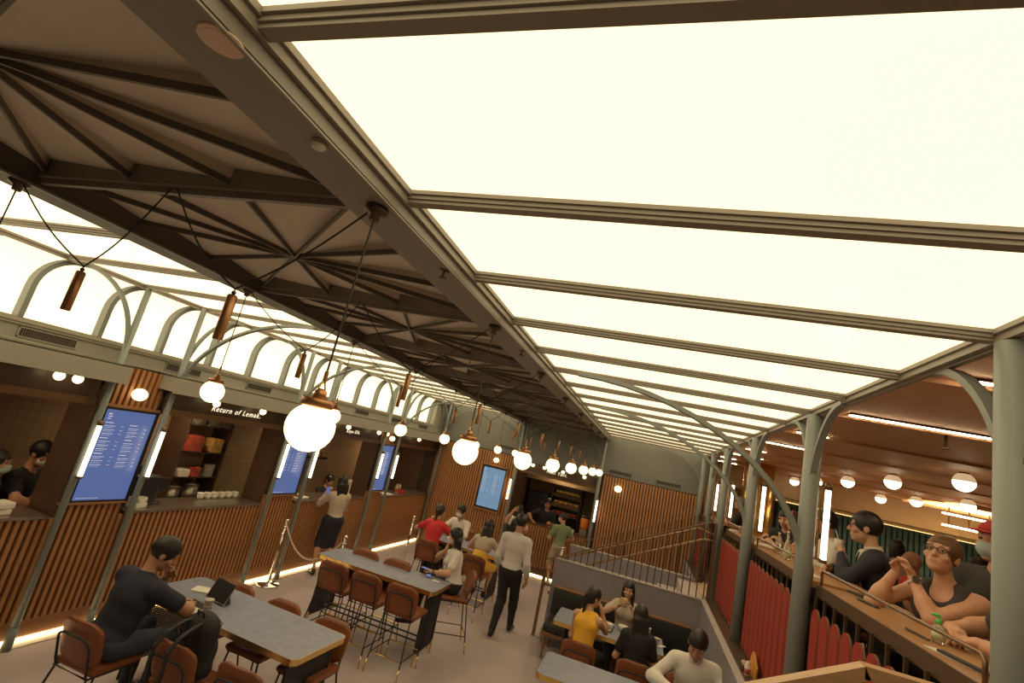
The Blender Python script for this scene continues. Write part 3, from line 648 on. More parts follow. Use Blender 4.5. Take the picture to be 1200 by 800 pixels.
# ================================================================ FURNITURE
def round_rect(hx, hy, r, n=5):
    p = []
    for sx, sy, a0 in ((1,1,0),(-1,1,PI/2),(-1,-1,PI),(1,-1,1.5*PI)):
        for i in range(n+1):
            a = a0+PI/2*i/n; p.append((sx*(hx-r)+r*math.cos(a), sy*(hy-r)+r*math.sin(a)))
    return p
def lattice(w_, z0, z1, p=.02, t=.0065):
    m = MB(); n = int(w_/p)
    for i in range(n+1): m.box(-w_/2+i*w_/n-t, -w_/2+i*w_/n+t, -.0015, .0015, z0, z1)
    k = int((z1-z0)/p)
    for i in range(k+1): m.box(-w_/2, w_/2, -.0015, .0015, z0+i*(z1-z0)/k-t, z0+i*(z1-z0)/k+t)
    return m
def table(loc, L, W, H, lab, rz=0, style='mesh', r=.06, grp='blue-grey tables with brass edges'):
    t = thing('dining_table', lab, 'table', loc, rz, grp); hx, hy = L/2, W/2
    pr = round_rect(hx, hy, r)
    obj('tabletop', MB().prism(round_rect(hx-.004, hy-.004, r), 2, H-.045, H), M['tabletop'], t)
    e = MB(); n = len(pr); o = [(x, y, H-.05) for x, y in pr]+[(x, y, H-.001) for x, y in pr]
    inn = round_rect(hx-.004, hy-.004, r); o += [(x, y, H-.05) for x, y in inn]+[(x, y, H-.001) for x, y in inn]
    e.add(o, [f for i in range(n) for j in [(i+1) % n] for f in ((i, j, n+j, n+i), (n+i, n+j, 3*n+j, 3*n+i), (i, 2*n+i, 2*n+j, j))])
    obj('edge_band', e, M['brass'], t)
    if style == 'mesh':
        bh = .16 if H > .8 else .0
        for sx in (-1, 1):
            for sy in (-1, 1):
                lg = obj('leg', MB().tube([(sx*(hx-.10), sy*(hy-.07), H-.05), (sx*(hx-.09), sy*(hy-.055), bh)], .014, 10), M['black'], t)
                if bh: obj('foot', MB().tube([(sx*(hx-.09), sy*(hy-.055), bh), (sx*(hx-.085), sy*(hy-.05), 0)], .014, 10), M['brass'], lg)
            mwx = T(sx*(hx-.095), 0, 0) @ Matrix.Rotation(PI/2, 4, 'Z')
            stuff(obj('mesh_panel', lattice(W-.14, .14, H-.12), M['black'], t, False, mwx))
            obj('end_rail', MB().box(sx*(hx-.095)-.01, sx*(hx-.095)+.01, -hy+.06, hy-.06, H-.08, H-.05), M['black'], t)
            if H > .8: obj('end_rail', MB().box(sx*(hx-.095)-.01, sx*(hx-.095)+.01, -hy+.06, hy-.06, .12, .14), M['black'], t)
        for sy in (-1, 1): obj('side_rail', MB().box(-hx+.1, hx-.1, sy*(hy-.08)-.01, sy*(hy-.08)+.01, H-.08, H-.05), M['black'], t)
        if H > .8:
            for sy in (-.5, .5): obj('foot_rail', MB().box(-hx+.1, hx-.1, sy*.16-.008, sy*.16+.008, .20, .216), M['black'], t)
    else:
        for sx in (-1, 1):
            obj('leg', MB().tube([(sx*(hx-.15), 0, H-.05), (sx*(hx-.15), 0, .02)], .03, 12), M['black'], t)
            obj('foot_plate', rbox(sx*(hx-.15)-.05, sx*(hx-.15)+.05, -hy+.1, hy-.1, 0, .02, .006, 1), M['black'], t)
            obj('bracket', MB().box(sx*(hx-.15)-.03, sx*(hx-.15)+.03, -hy+.08, hy-.08, H-.065, H-.05), M['black'], t)
    return t
TZ1, TZ2 = .75, .87
table((-3.38, 4.27, 0), 1.88, .72, TZ1, 'nearest long table with the tablet and paper cup on it', -.035)
table((-3.13, 6.44, 0), 1.74, .62, TZ2, 'high table with tan stools in front of the woman in white with a mask')
table((-3.02, 9.28, 0), 1.46, .64, TZ2, 'far high table where the woman in red sits')
table((.11, 5.62, 0), 1.72, .65, TZ1, 'bottom centre table in front of the two women from behind', 0, 'ped')
table((-.20, 7.38, 0), 1.40, .70, TZ1, 'booth table with white bowls and cups in front of the bench', 0, 'ped', .03)

def back_shell(w_, z0, z1, yb, r, wrap, m, nx=10, nz=9, th=.03, tilt=.2):
    V = []; F = []
    for layer in (0, 1):
        for j in range(nz+1):
            z = z0+(z1-z0)*j/nz; d = min(z-z0, z1-z); hw_ = w_
            if d < r: hw_ = w_-r+math.sqrt(max(0, r*r-(r-d)**2))
            for i in range(nx+1):
                x = hw_*(-1+2*i/nx); V.append((x, yb+wrap*(x/w_)**2-tilt*(z-z0)+(th if layer else 0), z))
    n1 = nx+1; N = n1*(nz+1)
    for j in range(nz):
        for i in range(nx):
            a = j*n1+i; F.append((a, a+1, a+n1+1, a+n1)); F.append((N+a, N+a+n1, N+a+n1+1, N+a+1))
    ring = [i for i in range(n1)]+[j*n1+nx for j in range(1, nz+1)]+[nz*n1+i for i in range(nx-1, -1, -1)]+[j*n1 for j in range(nz-1, 0, -1)]
    for a, b in zip(ring, ring[1:]+ring[:1]): F.append((a, N+a, N+b, b))
    return MB().add(V, F)
def chair_proto(kind):
    S = .635 if kind == 'stool' else .445
    K = {}
    K['seat'] = [(rbox(-.205,.205,-.20,.21,S-.025,S+.025,.022,2).mesh('seat', M['leather']), [])]
    K['backrest'] = [(back_shell(.205, S+.02 if kind != 'stool' else S+.0, S+.345 if kind != 'stool' else S+.33, -.215, .09, .035, None).mesh('backrest', M['leather'], True), [])]
    a = [(-.165,-.205,S-.03),(-.168,-.222,S+.02),(-.168,-.258,S+.17)]+[(-.168+.07*(1-math.cos(t)), -.262-.05*math.sin(t)*.4, S+.17+.07*math.sin(t)) for t in (.4,.8,1.2,1.57)]
    pa = a+[(-x, y, z) for x, y, z in reversed(a)]
    K['back_frame'] = [(MB().tube(pa, .0095, 8).mesh('back_frame', M['black'], True), [])]
    K['seat_frame'] = [(MB().tube([(-.18,-.205,S-.035),(.18,-.205,S-.035),(.18,.18,S-.035),(-.18,.18,S-.035)], .009, 8, True).mesh('seat_frame', M['black'], True), [])]
    legs = []
    for sx in (-1, 1):
        for (y0, y1) in ((-.2, -.30), (.17, .205)):
            p, q = Vector((sx*.172, y0, S-.035)), Vector((sx*.215, y1, 0))
            if kind == 'stool':
                br = p.lerp(q, 1-.14/S)
                legs.append((MB().tube([p, br], .0085, 8).mesh('leg', M['black'], True), [('foot', MB().tube([br, q], .0095, 8).mesh('foot', M['brass'], True))]))
            else: legs.append((MB().tube([p, q], .009, 8).mesh('leg', M['black'], True), []))
    K['leg'] = legs
    if kind == 'stool':
        def at(sx, y0, y1, z): return Vector((sx*.172, y0, S-.035)).lerp(Vector((sx*.215, y1, 0)), 1-z/(S-.035))
        c = [at(-1,-.2,-.30,.2), at(1,-.2,-.30,.2), at(1,.17,.205,.2), at(-1,.17,.205,.2)]
        K['footrest'] = [(MB().tube(c[:2], .008, 8).mesh('footrest', M['brass']), []), (MB().tube(c[2:], .008, 8).mesh('footrest', M['brass']), [])]
        K['stretcher'] = [(MB().tube([c[0], c[3]], .007, 8).mesh('stretcher', M['black']), []), (MB().tube([c[1], c[2]], .007, 8).mesh('stretcher', M['black']), [])]
    return K
PROTO = {'chair': chair_proto('chair'), 'stool': chair_proto('stool')}
def chair(kind, x, y, face, lab, grp):
    # face: direction the sitter looks, degrees from +Y, counter-clockwise
    t = thing('bar_stool' if kind == 'stool' else 'dining_chair', lab, 'stool' if kind == 'stool' else 'chair', (x, y, 0), math.radians(face), grp)
    for nm, lst in PROTO[kind].items():
        for me, subs in lst:
            o = link(nm, me, t)
            for sn, sm in subs: link(sn, sm, o)
    return t
G1, G2, G3 = 'chairs at the nearest table', 'stools at the high table', 'stools at the far high table'
chair('chair', -3.92, 3.46, 1, 'tan chair on which the man with the tablet sits', G1)
chair('chair', -3.20, 3.66, 0, 'tan chair with the black backpack hung on its back', G1)
chair('chair', -2.62, 3.72, 0, 'tan chair on the near side at the right end of the nearest table', G1)
for x, l in ((-3.84, 'first tan chair along the far side of the nearest table from the left'), (-3.25, 'second tan chair along the far side of the nearest table, its back showing'), (-2.66, 'third tan chair along the far side of the nearest table, near its corner')):
    chair('chair', x, 4.47, 180, l, G1)
for x, l in ((-3.46, 'first stool on the near side of the high table from the left'), (-2.99, 'middle stool on the near side of the high table'), (-2.50, 'third stool on the near side of the high table, by its mesh end')):
    chair('stool', x, 5.98, 0, l, G2)
for x, l in ((-3.55, 'left stool on the far side of the high table, half hidden under it'), (-3.05, 'second stool on the far side of the high table, half hidden')):
    chair('stool', x, 6.40, 180, l, G2)
chair('stool', -2.34, 7.08, 118, 'stool of the masked woman in white at the end of the high table', G2)
chair('stool', -3.42, 8.58, 6, 'dark tan stool under the woman in red', G3)
chair('stool', -2.50, 8.50, 0, 'stool under the woman in the yellow skirt', G3)
chair('stool', -3.35, 9.98, 180, 'stool under the man in white with a mask', G3)
chair('stool', -2.42, 9.95, 180, 'stool under the woman with the raised arm', G3)
G4 = 'chairs at the booth table'
chair('chair', -.47, 6.66, 0, 'tan chair under the woman in the yellow top', G4)
chair('chair', .17, 6.62, 0, 'tan chair under the long-haired woman in black', G4)
chair('chair', .72, 6.28, 180, 'tan chair under the man in the white shirt at bottom right', 'chairs at the bottom centre table')

b = thing('bench', 'long black leather bench with oak frame along the lavender half wall', 'bench', (-.1, 8.05, 0))
obj('seat', rbox(-1.02, 1.0, -.30, .20, .36, .47, .03), M['bench'], b, True); obj('backrest', rbox(-1.02, 1.0, .20, .31, .47, .86, .025), M['bench'], b, True)
obj('base_frame', MB().box(-1.03, 1.0, -.30, .31, .31, .36), M['woodtrim'], b); obj('top_rail', MB().box(-1.03, 1.0, .20, .318, .855, .868), M['woodtrim'], b)
for x in (-.97, 0, .95):
    for y in (-.25, .26): obj('leg', MB().tube([(x, y, .31), (x, y, 0)], .022, 10, r2=.014), M['woodtrim'], b)

# stanchions and rope
def stanchion(x, y, lab):
    t = thing('rope_stanchion', lab, 'stanchion', (x, y, 0), 0, 'polished stanchions')
    obj('base', MB().lathe([(.16,0),(.165,.01),(.155,.025),(.03,.04),(.024,.05)], 28), M['chrome'], t, True)
    obj('post', MB().lathe([(.022,.04),(.022,.88)], 16), M['chrome'], t, True)
    obj('finial', MB().lathe([(.022,.88),(.032,.89),(.032,.90),(.018,.905),(.018,.915),(.032,.93),(.036,.945),(.028,.965),(.006,.975)], 18), M['chrome'], t, True)
    obj('ring', MB().tube([(.034*math.cos(a), .034*math.sin(a), .86) for a in [2*PI*i/14 for i in range(14)]], .006, 6, True), M['chrome'], t)
stanchion(-5.16, 6.88, 'polished rope stanchion left of the woman in the beige top'); stanchion(-4.16, 7.0, 'polished rope stanchion behind the left end of the high table')
stanchion(-4.52, 10.05, 'polished rope stanchion left of the woman in red'); stanchion(-3.2, 10.75, 'polished stanchion behind the man in white with a mask'); stanchion(-1.52, 11.35, 'polished stanchion behind the end of the lavender half wall')
t = thing('barrier_rope', 'pale braided rope sagging between two polished stanchions', 'rope', (-5.13, 6.88, .86))
obj('rope', MB().tube([(.94*u, .11*u, -.36*4*u*(1-u)-.0*u) for u in [i/20 for i in range(21)]], .014, 10), M['rope'], t, True)
for u in (0, 1): obj('hook', MB().tube([(.94*u-.01, .11*u, 0), (.94*u+.0, .11*u, -.05)], .012, 8), M['chrome'], t)

# ---- stair railings
def railing(y, lab, s):
    t = thing('stair_railing', lab, 'railing', (0, y, 0), 0, 'railings of the stair')
    zz = lambda x: 1.175+.497*(x+1.36)
    obj('top_bar', MB().strip([(-1.36,0,zz(-1.36)),(.99,0,zz(.99)),(1.10,0,zz(.99)+.005)], (0,.022,0), .007), M['bronze'], t)
    if s > 0: obj('handrail', MB().tube([(-1.30,s*.055,zz(-1.30)-.035),(.85,s*.055,zz(.85)-.055),(1.08,s*.055,zz(.85)-.10)], .017, 10), M['rail'], t, True)
    if s > 0: obj('lower_handrail', MB().tube([(-.80,s*.055,zz(-.80)-.24),(.95,s*.055,zz(.95)-.24),(1.09,s*.055,zz(.95)-.24)], .017, 10), M['rail'], t, True)
    for i in range(22):
        x = -1.12+i*.102
        o = obj('baluster', MB().box(x-.007, x+.007, -.012, .012, 1.255, zz(x)), M['bronze_dk'], t)
    obj('end_post', MB().box(1.06, 1.10, -.025, .025, 1.2, zz(.99)), M['bronze'], t)
railing(8.44, 'near bronze stair railing with two oak handrails', 1)
railing(10.12, 'rear thin bronze stair railing against the slatted wall', -1)
t = thing('rail_newel', 'bronze newel post with floor plate left of the booth bench', 'post', (-1.36, 8.58, 0))
obj('post', MB().box(-.025, .025, -.012, .012, .01, 1.0), M['bronze'], t); obj('top_bar', MB().box(-.025, .16, -.022, .022, 1.0, 1.015), M['bronze'], t)
obj('floor_plate', MB().box(-.04, .16, -.04, .04, 0, .012), M['stainless'], t); obj('cross_bar', MB().tube([(0,0,.80),(.15,0,.78)], .02, 8), M['bronze'], t)
t = thing('near_handrail', 'flat oak handrail angled across the bottom right foreground', 'handrail', (.865, 2.3, 0))
obj('sloping_rail', MB().strip([(-1.9,-.0,2.262-.51*1.9),(-.02,0,2.262)], (0,.03,0), .022), M['rail'], t); obj('level_rail', MB().strip([(-.03,0,2.262),(.26,0,2.262)], (0,.03,0), .022), M['rail'], t)
for x in (-1.0, -1.8): obj('post', MB().box(x-.012,x+.012,-.012,.012,.9 if x > -1.5 else .4,2.24+.51*x), M['bronze_dk'], t)

# ---- balcony bar: counters, planks, guard rails
def plank_mesh():
    w_ = .080; pr = [(-w_, 1.275)]+[(-w_*math.cos(PI*i/10), 2.075+.085*math.sin(PI*i/10)) for i in range(11)]+[(w_, 1.275)]
    mb = MB().prism(pr, 0, -.006, .006); me = mb.mesh('plank', M['redside'])
    me.materials.append(M['red'])
    for p in me.polygons:
        if len(p.vertices) > 4: p.material_index = 1
    q = [(y*.90, 1.275 if z < 1.3 else z-.006) for y, z in pr]
    face = MB().prism(q, 0, -.0085, -.0055).mesh('plank_face', M['red'])
    return me, face
PLK, PLF = plank_mesh()
def bay(y0, y1, n0, lab, grp):
    c = thing('bar_counter', lab[0], 'counter', (1.47, (y0+y1)/2, 1.2), 0, 'balcony bar counters'); h = (y1-y0)/2
    obj('worktop', MB().box(-.21, .25, -h, h, 1.06, 1.105), M['counter'], c)
    obj('front_edge', MB().box(-.225, -.21, -h, h, 1.025, 1.105), M['bronze'], c)
    obj('back_panel', MB().box(.10, .12, -h, h, .0, 1.06), M['board'], c)  # dark sheet added to stand for the shade behind the planks
    obj('guard_rail', MB().tube([(-.205,-h+.03,1.10),(-.205,-h+.03,1.185),(-.205,-h+.05,1.205),(-.205,h-.05,1.205),(-.205,h-.03,1.185),(-.205,h-.03,1.10)], .009, 10), M['bronze'], c, True)
    f = thing('plank_screen', lab[1], 'screen', (1.21, 0, 0), 0, 'red plank screens of the balcony'); k = 0
    y = y0+.07
    bmh = None
    while y < y1-.04:
        p = link('plank', PLK, f, T(0, y, 0)); link('plank_face', PLF, p)
        b_ = MB().box(.012, .028, -.008, .008, 1.27, 2.24) if bmh is None else None
        if bmh is None: bmh = b_.mesh('baluster', M['bronze_dk'])
        link('baluster', bmh, f, T(0, y+.091, 0)); y += .1825
    obj('base_rail', MB().box(-.02, .03, y0, y1, 1.265, 1.285), M['bronze_dk'], f)
bay(2.40, 4.27, 0, ('oak bar counter in front of the woman with glasses', 'red scalloped planks below the woman with glasses'), '')
bay(4.43, 6.46, 0, ('oak bar counter behind the second pillar, with the glass bottle', 'red scalloped planks behind the wooden board'), '')
bay(6.62, 8.62, 0, ('oak bar counter beyond the third pillar with paper cups', 'red scalloped planks right of the stair head'), '')
bay(10.35, 12.3, 0, ('short far bar counter beyond the stair', 'far red planks beyond the stair'), '')

# ================================================================ PEOPLE (smooth signed-distance bodies)
def V3(*a): return np.array(a, float)
def cone(a, b, ra, rb, op=1): return ('c', np.array(a, float), np.array(b, float), ra, rb, op)
def ell(c, r, R=None, op=1): return ('e', np.array(c, float), np.array(r, float), np.eye(3) if R is None else np.array(R, float), op)
def sdf_mesh(prims, res, k=.03, cuts=()):
    lo = np.full(3, 1e9); hi = -lo
    bbs = []
    for p in prims:
        if p[0] == 'c': r = max(p[3], p[4]); b0, b1 = np.minimum(p[1], p[2])-r, np.maximum(p[1], p[2])+r; op = p[5]
        else: e = np.abs(p[3])@p[2]; b0, b1 = p[1]-e, p[1]+e; op = p[4]
        bbs.append((b0, b1, op))
        if op > 0: lo = np.minimum(lo, b0); hi = np.maximum(hi, b1)
    lo -= 2.5*res; hi += 2.5*res
    n = np.ceil((hi-lo)/res).astype(int)+1
    ax = [lo[i]+res*np.arange(n[i]) for i in range(3)]
    D = np.full(n, .2, np.float32)
    for p, (b0, b1, op) in zip(prims, bbs):
        pad = k+2*res
        s = [slice(max(0, int((b0[i]-pad-lo[i])/res)), max(0, min(n[i], int((b1[i]+pad-lo[i])/res)+2))) for i in range(3)]
        if any(q.stop <= q.start for q in s): continue
        X = np.stack(np.meshgrid(ax[0][s[0]], ax[1][s[1]], ax[2][s[2]], indexing='ij'), -1)
        if p[0] == 'c':
            ba = p[2]-p[1]; L = ba@ba+1e-12; h = np.clip(((X-p[1])@ba)/L, 0, 1)
            d = np.linalg.norm(X-p[1]-h[..., None]*ba, axis=-1)-(p[3]+(p[4]-p[3])*h)
        else:
            q = (X-p[1])@p[3]; k0 = np.linalg.norm(q/p[2], axis=-1); k1 = np.linalg.norm(q/p[2]**2, axis=-1)
            d = k0*(k0-1)/(k1+1e-9)
        d = d.astype(np.float32); c = D[s[0], s[1], s[2]]
        if op > 0:
            h = np.maximum(k-np.abs(c-d), 0)/k; D[s[0], s[1], s[2]] = np.minimum(c, d)-h*h*k*.25
        else:
            kk = min(k, .012); d = -d; h = np.maximum(kk-np.abs(c-d), 0)/kk; D[s[0], s[1], s[2]] = np.maximum(c, d)+h*h*kk*.25
    if cuts:
        X = np.stack(np.meshgrid(*ax, indexing='ij'), -1)
        for pt, nr in cuts: D = np.maximum(D, ((X-np.array(pt))@np.array(nr)).astype(np.float32))
    D[0] = D[-1] = .1; D[:, 0] = D[:, -1] = .1; D[:, :, 0] = D[:, :, -1] = .1
    S = D < 0
    cs = np.zeros(np.array(n)-1, np.int8)
    for i in (0, 1):
        for j in (0, 1):
            for l in (0, 1): cs += S[i:n[0]-1+i, j:n[1]-1+j, l:n[2]-1+l]
    act = (cs > 0) & (cs < 8); idx = -np.ones(cs.shape, np.int64); C_ = np.argwhere(act); idx[act] = np.arange(len(C_))
    acc = np.zeros((len(C_), 3)); cnt = np.zeros(len(C_))
    I, J, K_ = C_.T
    for a in range(3):
        o1, o2 = [q for q in range(3) if q != a]
        for u in (0, 1):
            for v in (0, 1):
                b = np.zeros(3, int); b[o1] = u; b[o2] = v; e = b.copy(); e[a] = 1
                d0 = D[I+b[0], J+b[1], K_+b[2]]; d1 = D[I+e[0], J+e[1], K_+e[2]]; m = (d0 < 0) != (d1 < 0)
                t = np.where(m, d0/(d0-d1+1e-12), 0); pt = np.tile(b.astype(float), (len(C_), 1)); pt[:, a] = t
                acc[m] += pt[m]; cnt[m] += 1
    vs_ = lo+res*(C_+acc/np.maximum(cnt, 1)[:, None])
    F = []
    for a in range(3):
        b, c = (a+1) % 3, (a+2) % 3
        sl0 = [slice(None)]*3; sl1 = [slice(None)]*3; sl0[a] = slice(0, -1); sl1[a] = slice(1, None)
        s0, s1 = S[tuple(sl0)], S[tuple(sl1)]
        E_ = np.argwhere(s0 != s1); E_ = E_[(E_[:, b] > 0) & (E_[:, c] > 0) & (E_[:, b] < n[b]-1) & (E_[:, c] < n[c]-1)]
        f0 = s0[tuple(E_.T)]
        def g(db, dc):
            q = E_.copy(); q[:, b] -= db; q[:, c] -= dc; return idx[tuple(q.T)]
        q = np.stack([g(1, 1), g(0, 1), g(0, 0), g(1, 0)], 1)
        q[~f0] = q[~f0][:, ::-1]; F.append(q)
    F = np.concatenate(F); F = F[(F >= 0).all(1)]
    return vs_, F
def np_mesh(name, parts, mats):
    me = bpy.data.meshes.new(name); V = []; F = []; MI = []; o = 0
    for v, f, mi in parts: V.append(v); F.append(f+o); MI.append(np.full(len(f), mi) if np.isscalar(mi) else mi); o += len(v)
    V = np.concatenate(V); F = np.concatenate(F); MI = np.concatenate(MI)
    me.vertices.add(len(V)); me.vertices.foreach_set('co', V.astype(np.float32).ravel())
    me.loops.add(len(F)*4); me.loops.foreach_set('vertex_index', F.ravel().astype(np.int32))
    me.polygons.add(len(F)); me.polygons.foreach_set('loop_start', (np.arange(len(F))*4).astype(np.int32))
    me.polygons.foreach_set('material_index', MI.astype(np.int32)); me.polygons.foreach_set('use_smooth', np.ones(len(F), bool))
    for m in mats: me.materials.append(m)
    me.update(calc_edges=True); me.validate(); return me
def nrm(v): v = np.array(v, float); return v/(np.linalg.norm(v)+1e-9)
def ik(a, t, l1, l2, pole):
    a, t = np.array(a, float), np.array(t, float); d = t-a; L = np.linalg.norm(d)
    if L > (l1+l2)*.995: t = a+d/L*(l1+l2)*.995; d = t-a; L = np.linalg.norm(d)
    x = (l1*l1-l2*l2+L*L)/(2*L); h = math.sqrt(max(l1*l1-x*x, 0)); u = d/L
    p = np.array(pole, float); p = nrm(p-u*(p@u)); return a+u*x+p*h, t
def rotm(yaw, pitch, roll=0):   # columns: right, forward, up ; yaw left positive, pitch up positive
    y, p, r = (math.radians(q) for q in (yaw, pitch, roll))
    f = np.array([-math.sin(y)*math.cos(p), math.cos(y)*math.cos(p), math.sin(p)]); rt = np.array([math.cos(y), math.sin(y), 0]); up = np.cross(rt, f)
    return np.stack([math.cos(r)*rt+math.sin(r)*up, f, -math.sin(r)*rt+math.cos(r)*up], 1)
def hand_prims(W, d, n, s, curl, side, sc_=1.):
    # wrist W, finger direction d, palm normal n; side +1 right
    d = nrm(d); n = nrm(np.array(n)-d*(np.array(n)@d)); l = np.cross(d, n)*(-side)      # l: towards the thumb
    P = [ell(W+d*.045*s, (.040*s, .050*s, .016*s), np.stack([l, d, n], 1)), cone(W-d*.03, W+d*.03*s, .026*s, .026*s)]
    for i, (off, ln) in enumerate(((.029, .070), (.010, .078), (-.010, .072), (-.028, .056))):
        b = W+d*.080*s+l*off*s; c = curl+.06*i
        d1 = d*math.cos(c)+n*math.sin(c); d2 = d*math.cos(2.1*c)+n*math.sin(2.1*c)
        m = b+d1*ln*.55*s; e = m+d2*ln*.45*s
        P += [cone(b-d*.02, m, .0095*s, .0085*s), cone(m, e, .0085*s, .0072*s)]
    b = W+d*.022*s+l*.030*s; t1 = nrm(d*.75+l*.62+n*.25); m = b+t1*.042*s; t2 = nrm(d*.95+l*.1+n*(.3+.5*curl)); e = m+t2*.034*s
    P += [cone(b-l*.012, m, .0125*s, .010*s), cone(m, e, .010*s, .008*s)]
    return P

def person(label, loc, face, hip=.92, lean=0, slean=0, sex='f', s=1., yaw=0, pitch=0, roll=0, LH=None, RH=None, LF=None, RF=None, lp=None, rp=None, lhd=None, rhd=None,
           curl=.5, skin='skin', hair='short', hairm='hair', top='whitecloth', sleeve='short', neck=.0, bottom='blackcloth', legs='trousers', shoe='shoe', hem=-.06,
           fat=1., near=False, mask=None, glasses=False, facedetail=True, extra=None, kneepole=None, upper=False, twist=0, waist=0):
    root = thing('person', label, 'person', loc, math.radians(face), 'people in the hall')
    fem = sex == 'f'; rb, rh, rn = (.0125, .0065, .0052) if near else (.0165, .009, .0085)
    Rt = rotm(twist, 0, 0); lr, sr = math.radians(lean), math.radians(slean)
    hipc = V3(0, 0, hip); up = nrm(V3(math.sin(sr), math.sin(lr), math.cos(lr)*math.cos(sr))); fw0 = Rt@V3(0, 1, 0); rt = nrm(np.cross(fw0, up)); fw = np.cross(up, rt)
    B = np.stack([rt, fw, up], 1)
    def tp(x, y, z): return hipc+B@(V3(x, y, z)*s)
    sw = (.136 if fem else .165)*(1+.35*(fat-1)); Tor = []
    hipw, chw = (.165 if fem else .158)*fat, (.148 if fem else .168)*fat
    def torso(inf=0.):
        i = inf; P = [ell(tp(0,-.01,.02), (hipw*s+i, .115*fat*s+i, .125*s+i), B), ell(tp(0,0,.17), ((.122 if fem else .142)*fat*s+i, .098*fat*s+i, .15*s+i), B),
             ell(tp(0,.0,.33), (chw*s+i, .108*fat*s+i, .165*s+i), B), cone(tp(-sw*.8,-.012,.435), tp(sw*.8,-.012,.435), .062*s+i, .062*s+i), cone(tp(0,-.015,.40), tp(0,-.012,.485), .085*s+i*.5, .055*s+i*.5)]
        if fem: P += [ell(tp(q*.068,.088,.335), (.062*s+i,.055*s+i,.06*s+i), B) for q in (-1, 1)]
        return P
    nb, hc0 = tp(0,-.01,.46), tp(0,.012+.02*math.sin(max(lr,0)),.578)
    HR = rotm(yaw, pitch, roll); hs = s*(.97 if fem else 1.03)*1.0
    H = hc0+V3(0,0,.055*s)+HR@V3(0,.012*s,.03*s)
    def hp(x, y, z): return H+HR@(V3(x, y, z)*hs)
    SH = {q: tp(q*(sw+.012), -.012, .425) for q in (-1, 1)}
    ua, fa = .285*s, .25*s; arms = {}
    for q, tgt, pole, hd in ((-1, LH, lp, lhd), (1, RH, rp, rhd)):
        if tgt is None: tgt = SH[q]+V3(q*.07, .04, -.52*s)
        E_, W_ = ik(SH[q], tgt, ua, fa, pole if pole is not None else (q*.5, -.7, -.6))
        d = nrm(W_-E_) if hd is None else nrm(hd[0]); n_ = V3(-q, .2, -.3) if hd is None else hd[1]
        arms[q] = (SH[q], E_, W_, d, n_)
    th, sh_ = .43*s, .42*s; legj = {}
    for q, tgt in ((-1, LF), (1, RF)):
        hj = hipc+V3(q*.088*s, 0, -.01)
        if tgt is None: tgt = V3(q*.10, 0, .085)
        Kn, An = ik(hj, tgt, th, sh_, kneepole if kneepole is not None else (q*.12, 1, .25)); legj[q] = (hj, Kn, An)
    sl_leg = [] if upper else [-1, 1]
    def legprims(i=0., to=1.):
        P = []
        for q in sl_leg:
            a, b, c = legj[q]; e = b+(c-b)*to
            P += [cone(a, b, .082*fat*s+i, .056*s+i), cone(b, e, .056*s+i, (.056+(.036-.056)*to)*s+i)]
            if to > .5: P.append(ell(b+(c-b)*.3-nrm(np.cross(c-b, np.cross(V3(0,1,0), c-b)))*.012, (.05*s+i,.05*s+i,.09*s+i)))
        return P
    armw = 1.0 if not fem else .9
    # body: one continuous skin
    BP = torso(-.012)+legprims(-.010)+[cone(nb, hp(0,-.025,-.055), .053*s*armw*(1+.3*(fat-1)), .048*s*armw)]
    for q in (-1, 1):
        a, e, w_, d, n_ = arms[q]; k_ = armw*(1+.5*(fat-1))
        BP += [ell(a, (.050*s*k_,)*3), cone(a, e, .050*s*k_, .039*s*k_), cone(e, e+(w_-e)*.35, .040*s*k_, .041*s*k_), cone(e+(w_-e)*.3, w_, .041*s*k_, .027*s*k_)]
    for q in sl_leg:
        c = legj[q][2]; BP.append(cone(c, c+V3(0, .10, -.05), .034*s, .026*s))
    parts = [(*sdf_mesh(BP, rb, .035), 0)]
    HP = [ell(hp(0,-.008,.032), (.076*hs,.095*hs,.094*hs), HR), ell(hp(0,.022,-.045), (.060*hs,.068*hs,.070*hs), HR), ell(hp(0,.060,-.088), (.030*hs,.028*hs,.022*hs), HR),
          cone(hp(0,-.025,-.045), nb*.55+hp(0,-.025,-.055)*.45, .049*s*armw, .050*s*armw), cone(hp(0,.088,.018), hp(0,.106,-.022), .0085*hs, .014*hs), ell(hp(0,.094,-.026), (.018*hs,.012*hs,.009*hs), HR),
          cone(hp(-.045,.073,.040), hp(.045,.073,.040), .013*hs, .013*hs)]
    for q in (-1, 1):
        HP += [ell(hp(q*.078,-.008,-.002), (.009*hs,.020*hs,.031*hs), HR), ell(hp(q*.042,.062,-.022), (.026*hs,.026*hs,.024*hs), HR), ell(hp(q*.032,.0765,.0265), (.017*hs,.010*hs,.0065*hs), HR), ell(hp(q*.032,.097,.0145), (.0155*hs,.016*hs,.0085*hs), HR, -1)]
    HP += [ell(hp(0,.080,-.054), (.024*hs,.0125*hs,.0065*hs), HR), ell(hp(0,.079,-.065), (.020*hs,.0125*hs,.0065*hs), HR)]
    hv, hf = sdf_mesh(HP, rh, .014)
    cen = ((hv[hf].mean(1)-H)@HR)/hs
    mi = ((np.abs(cen[:,0]) < .020*np.sqrt(np.clip(1-((cen[:,2]+.0595)/.0095)**2, 0, 1))) & (cen[:,1] > .078)).astype(int)
    parts.append((hv, hf, mi))
    for q in (-1, 1):
        a, e, w_, d, n_ = arms[q]; parts.append((*sdf_mesh(hand_prims(w_, d, n_, s*armw*1.0, curl, q), rn, .008), 0))
    link('body', np_mesh('body', parts, [M[skin], M['lips']]), root)
    def cloth(name, P, m, cuts=(), k=.035, res=None): link(name, np_mesh(name, [(*sdf_mesh(P, res or rb, k, cuts), 0)], [M[m]]), root)
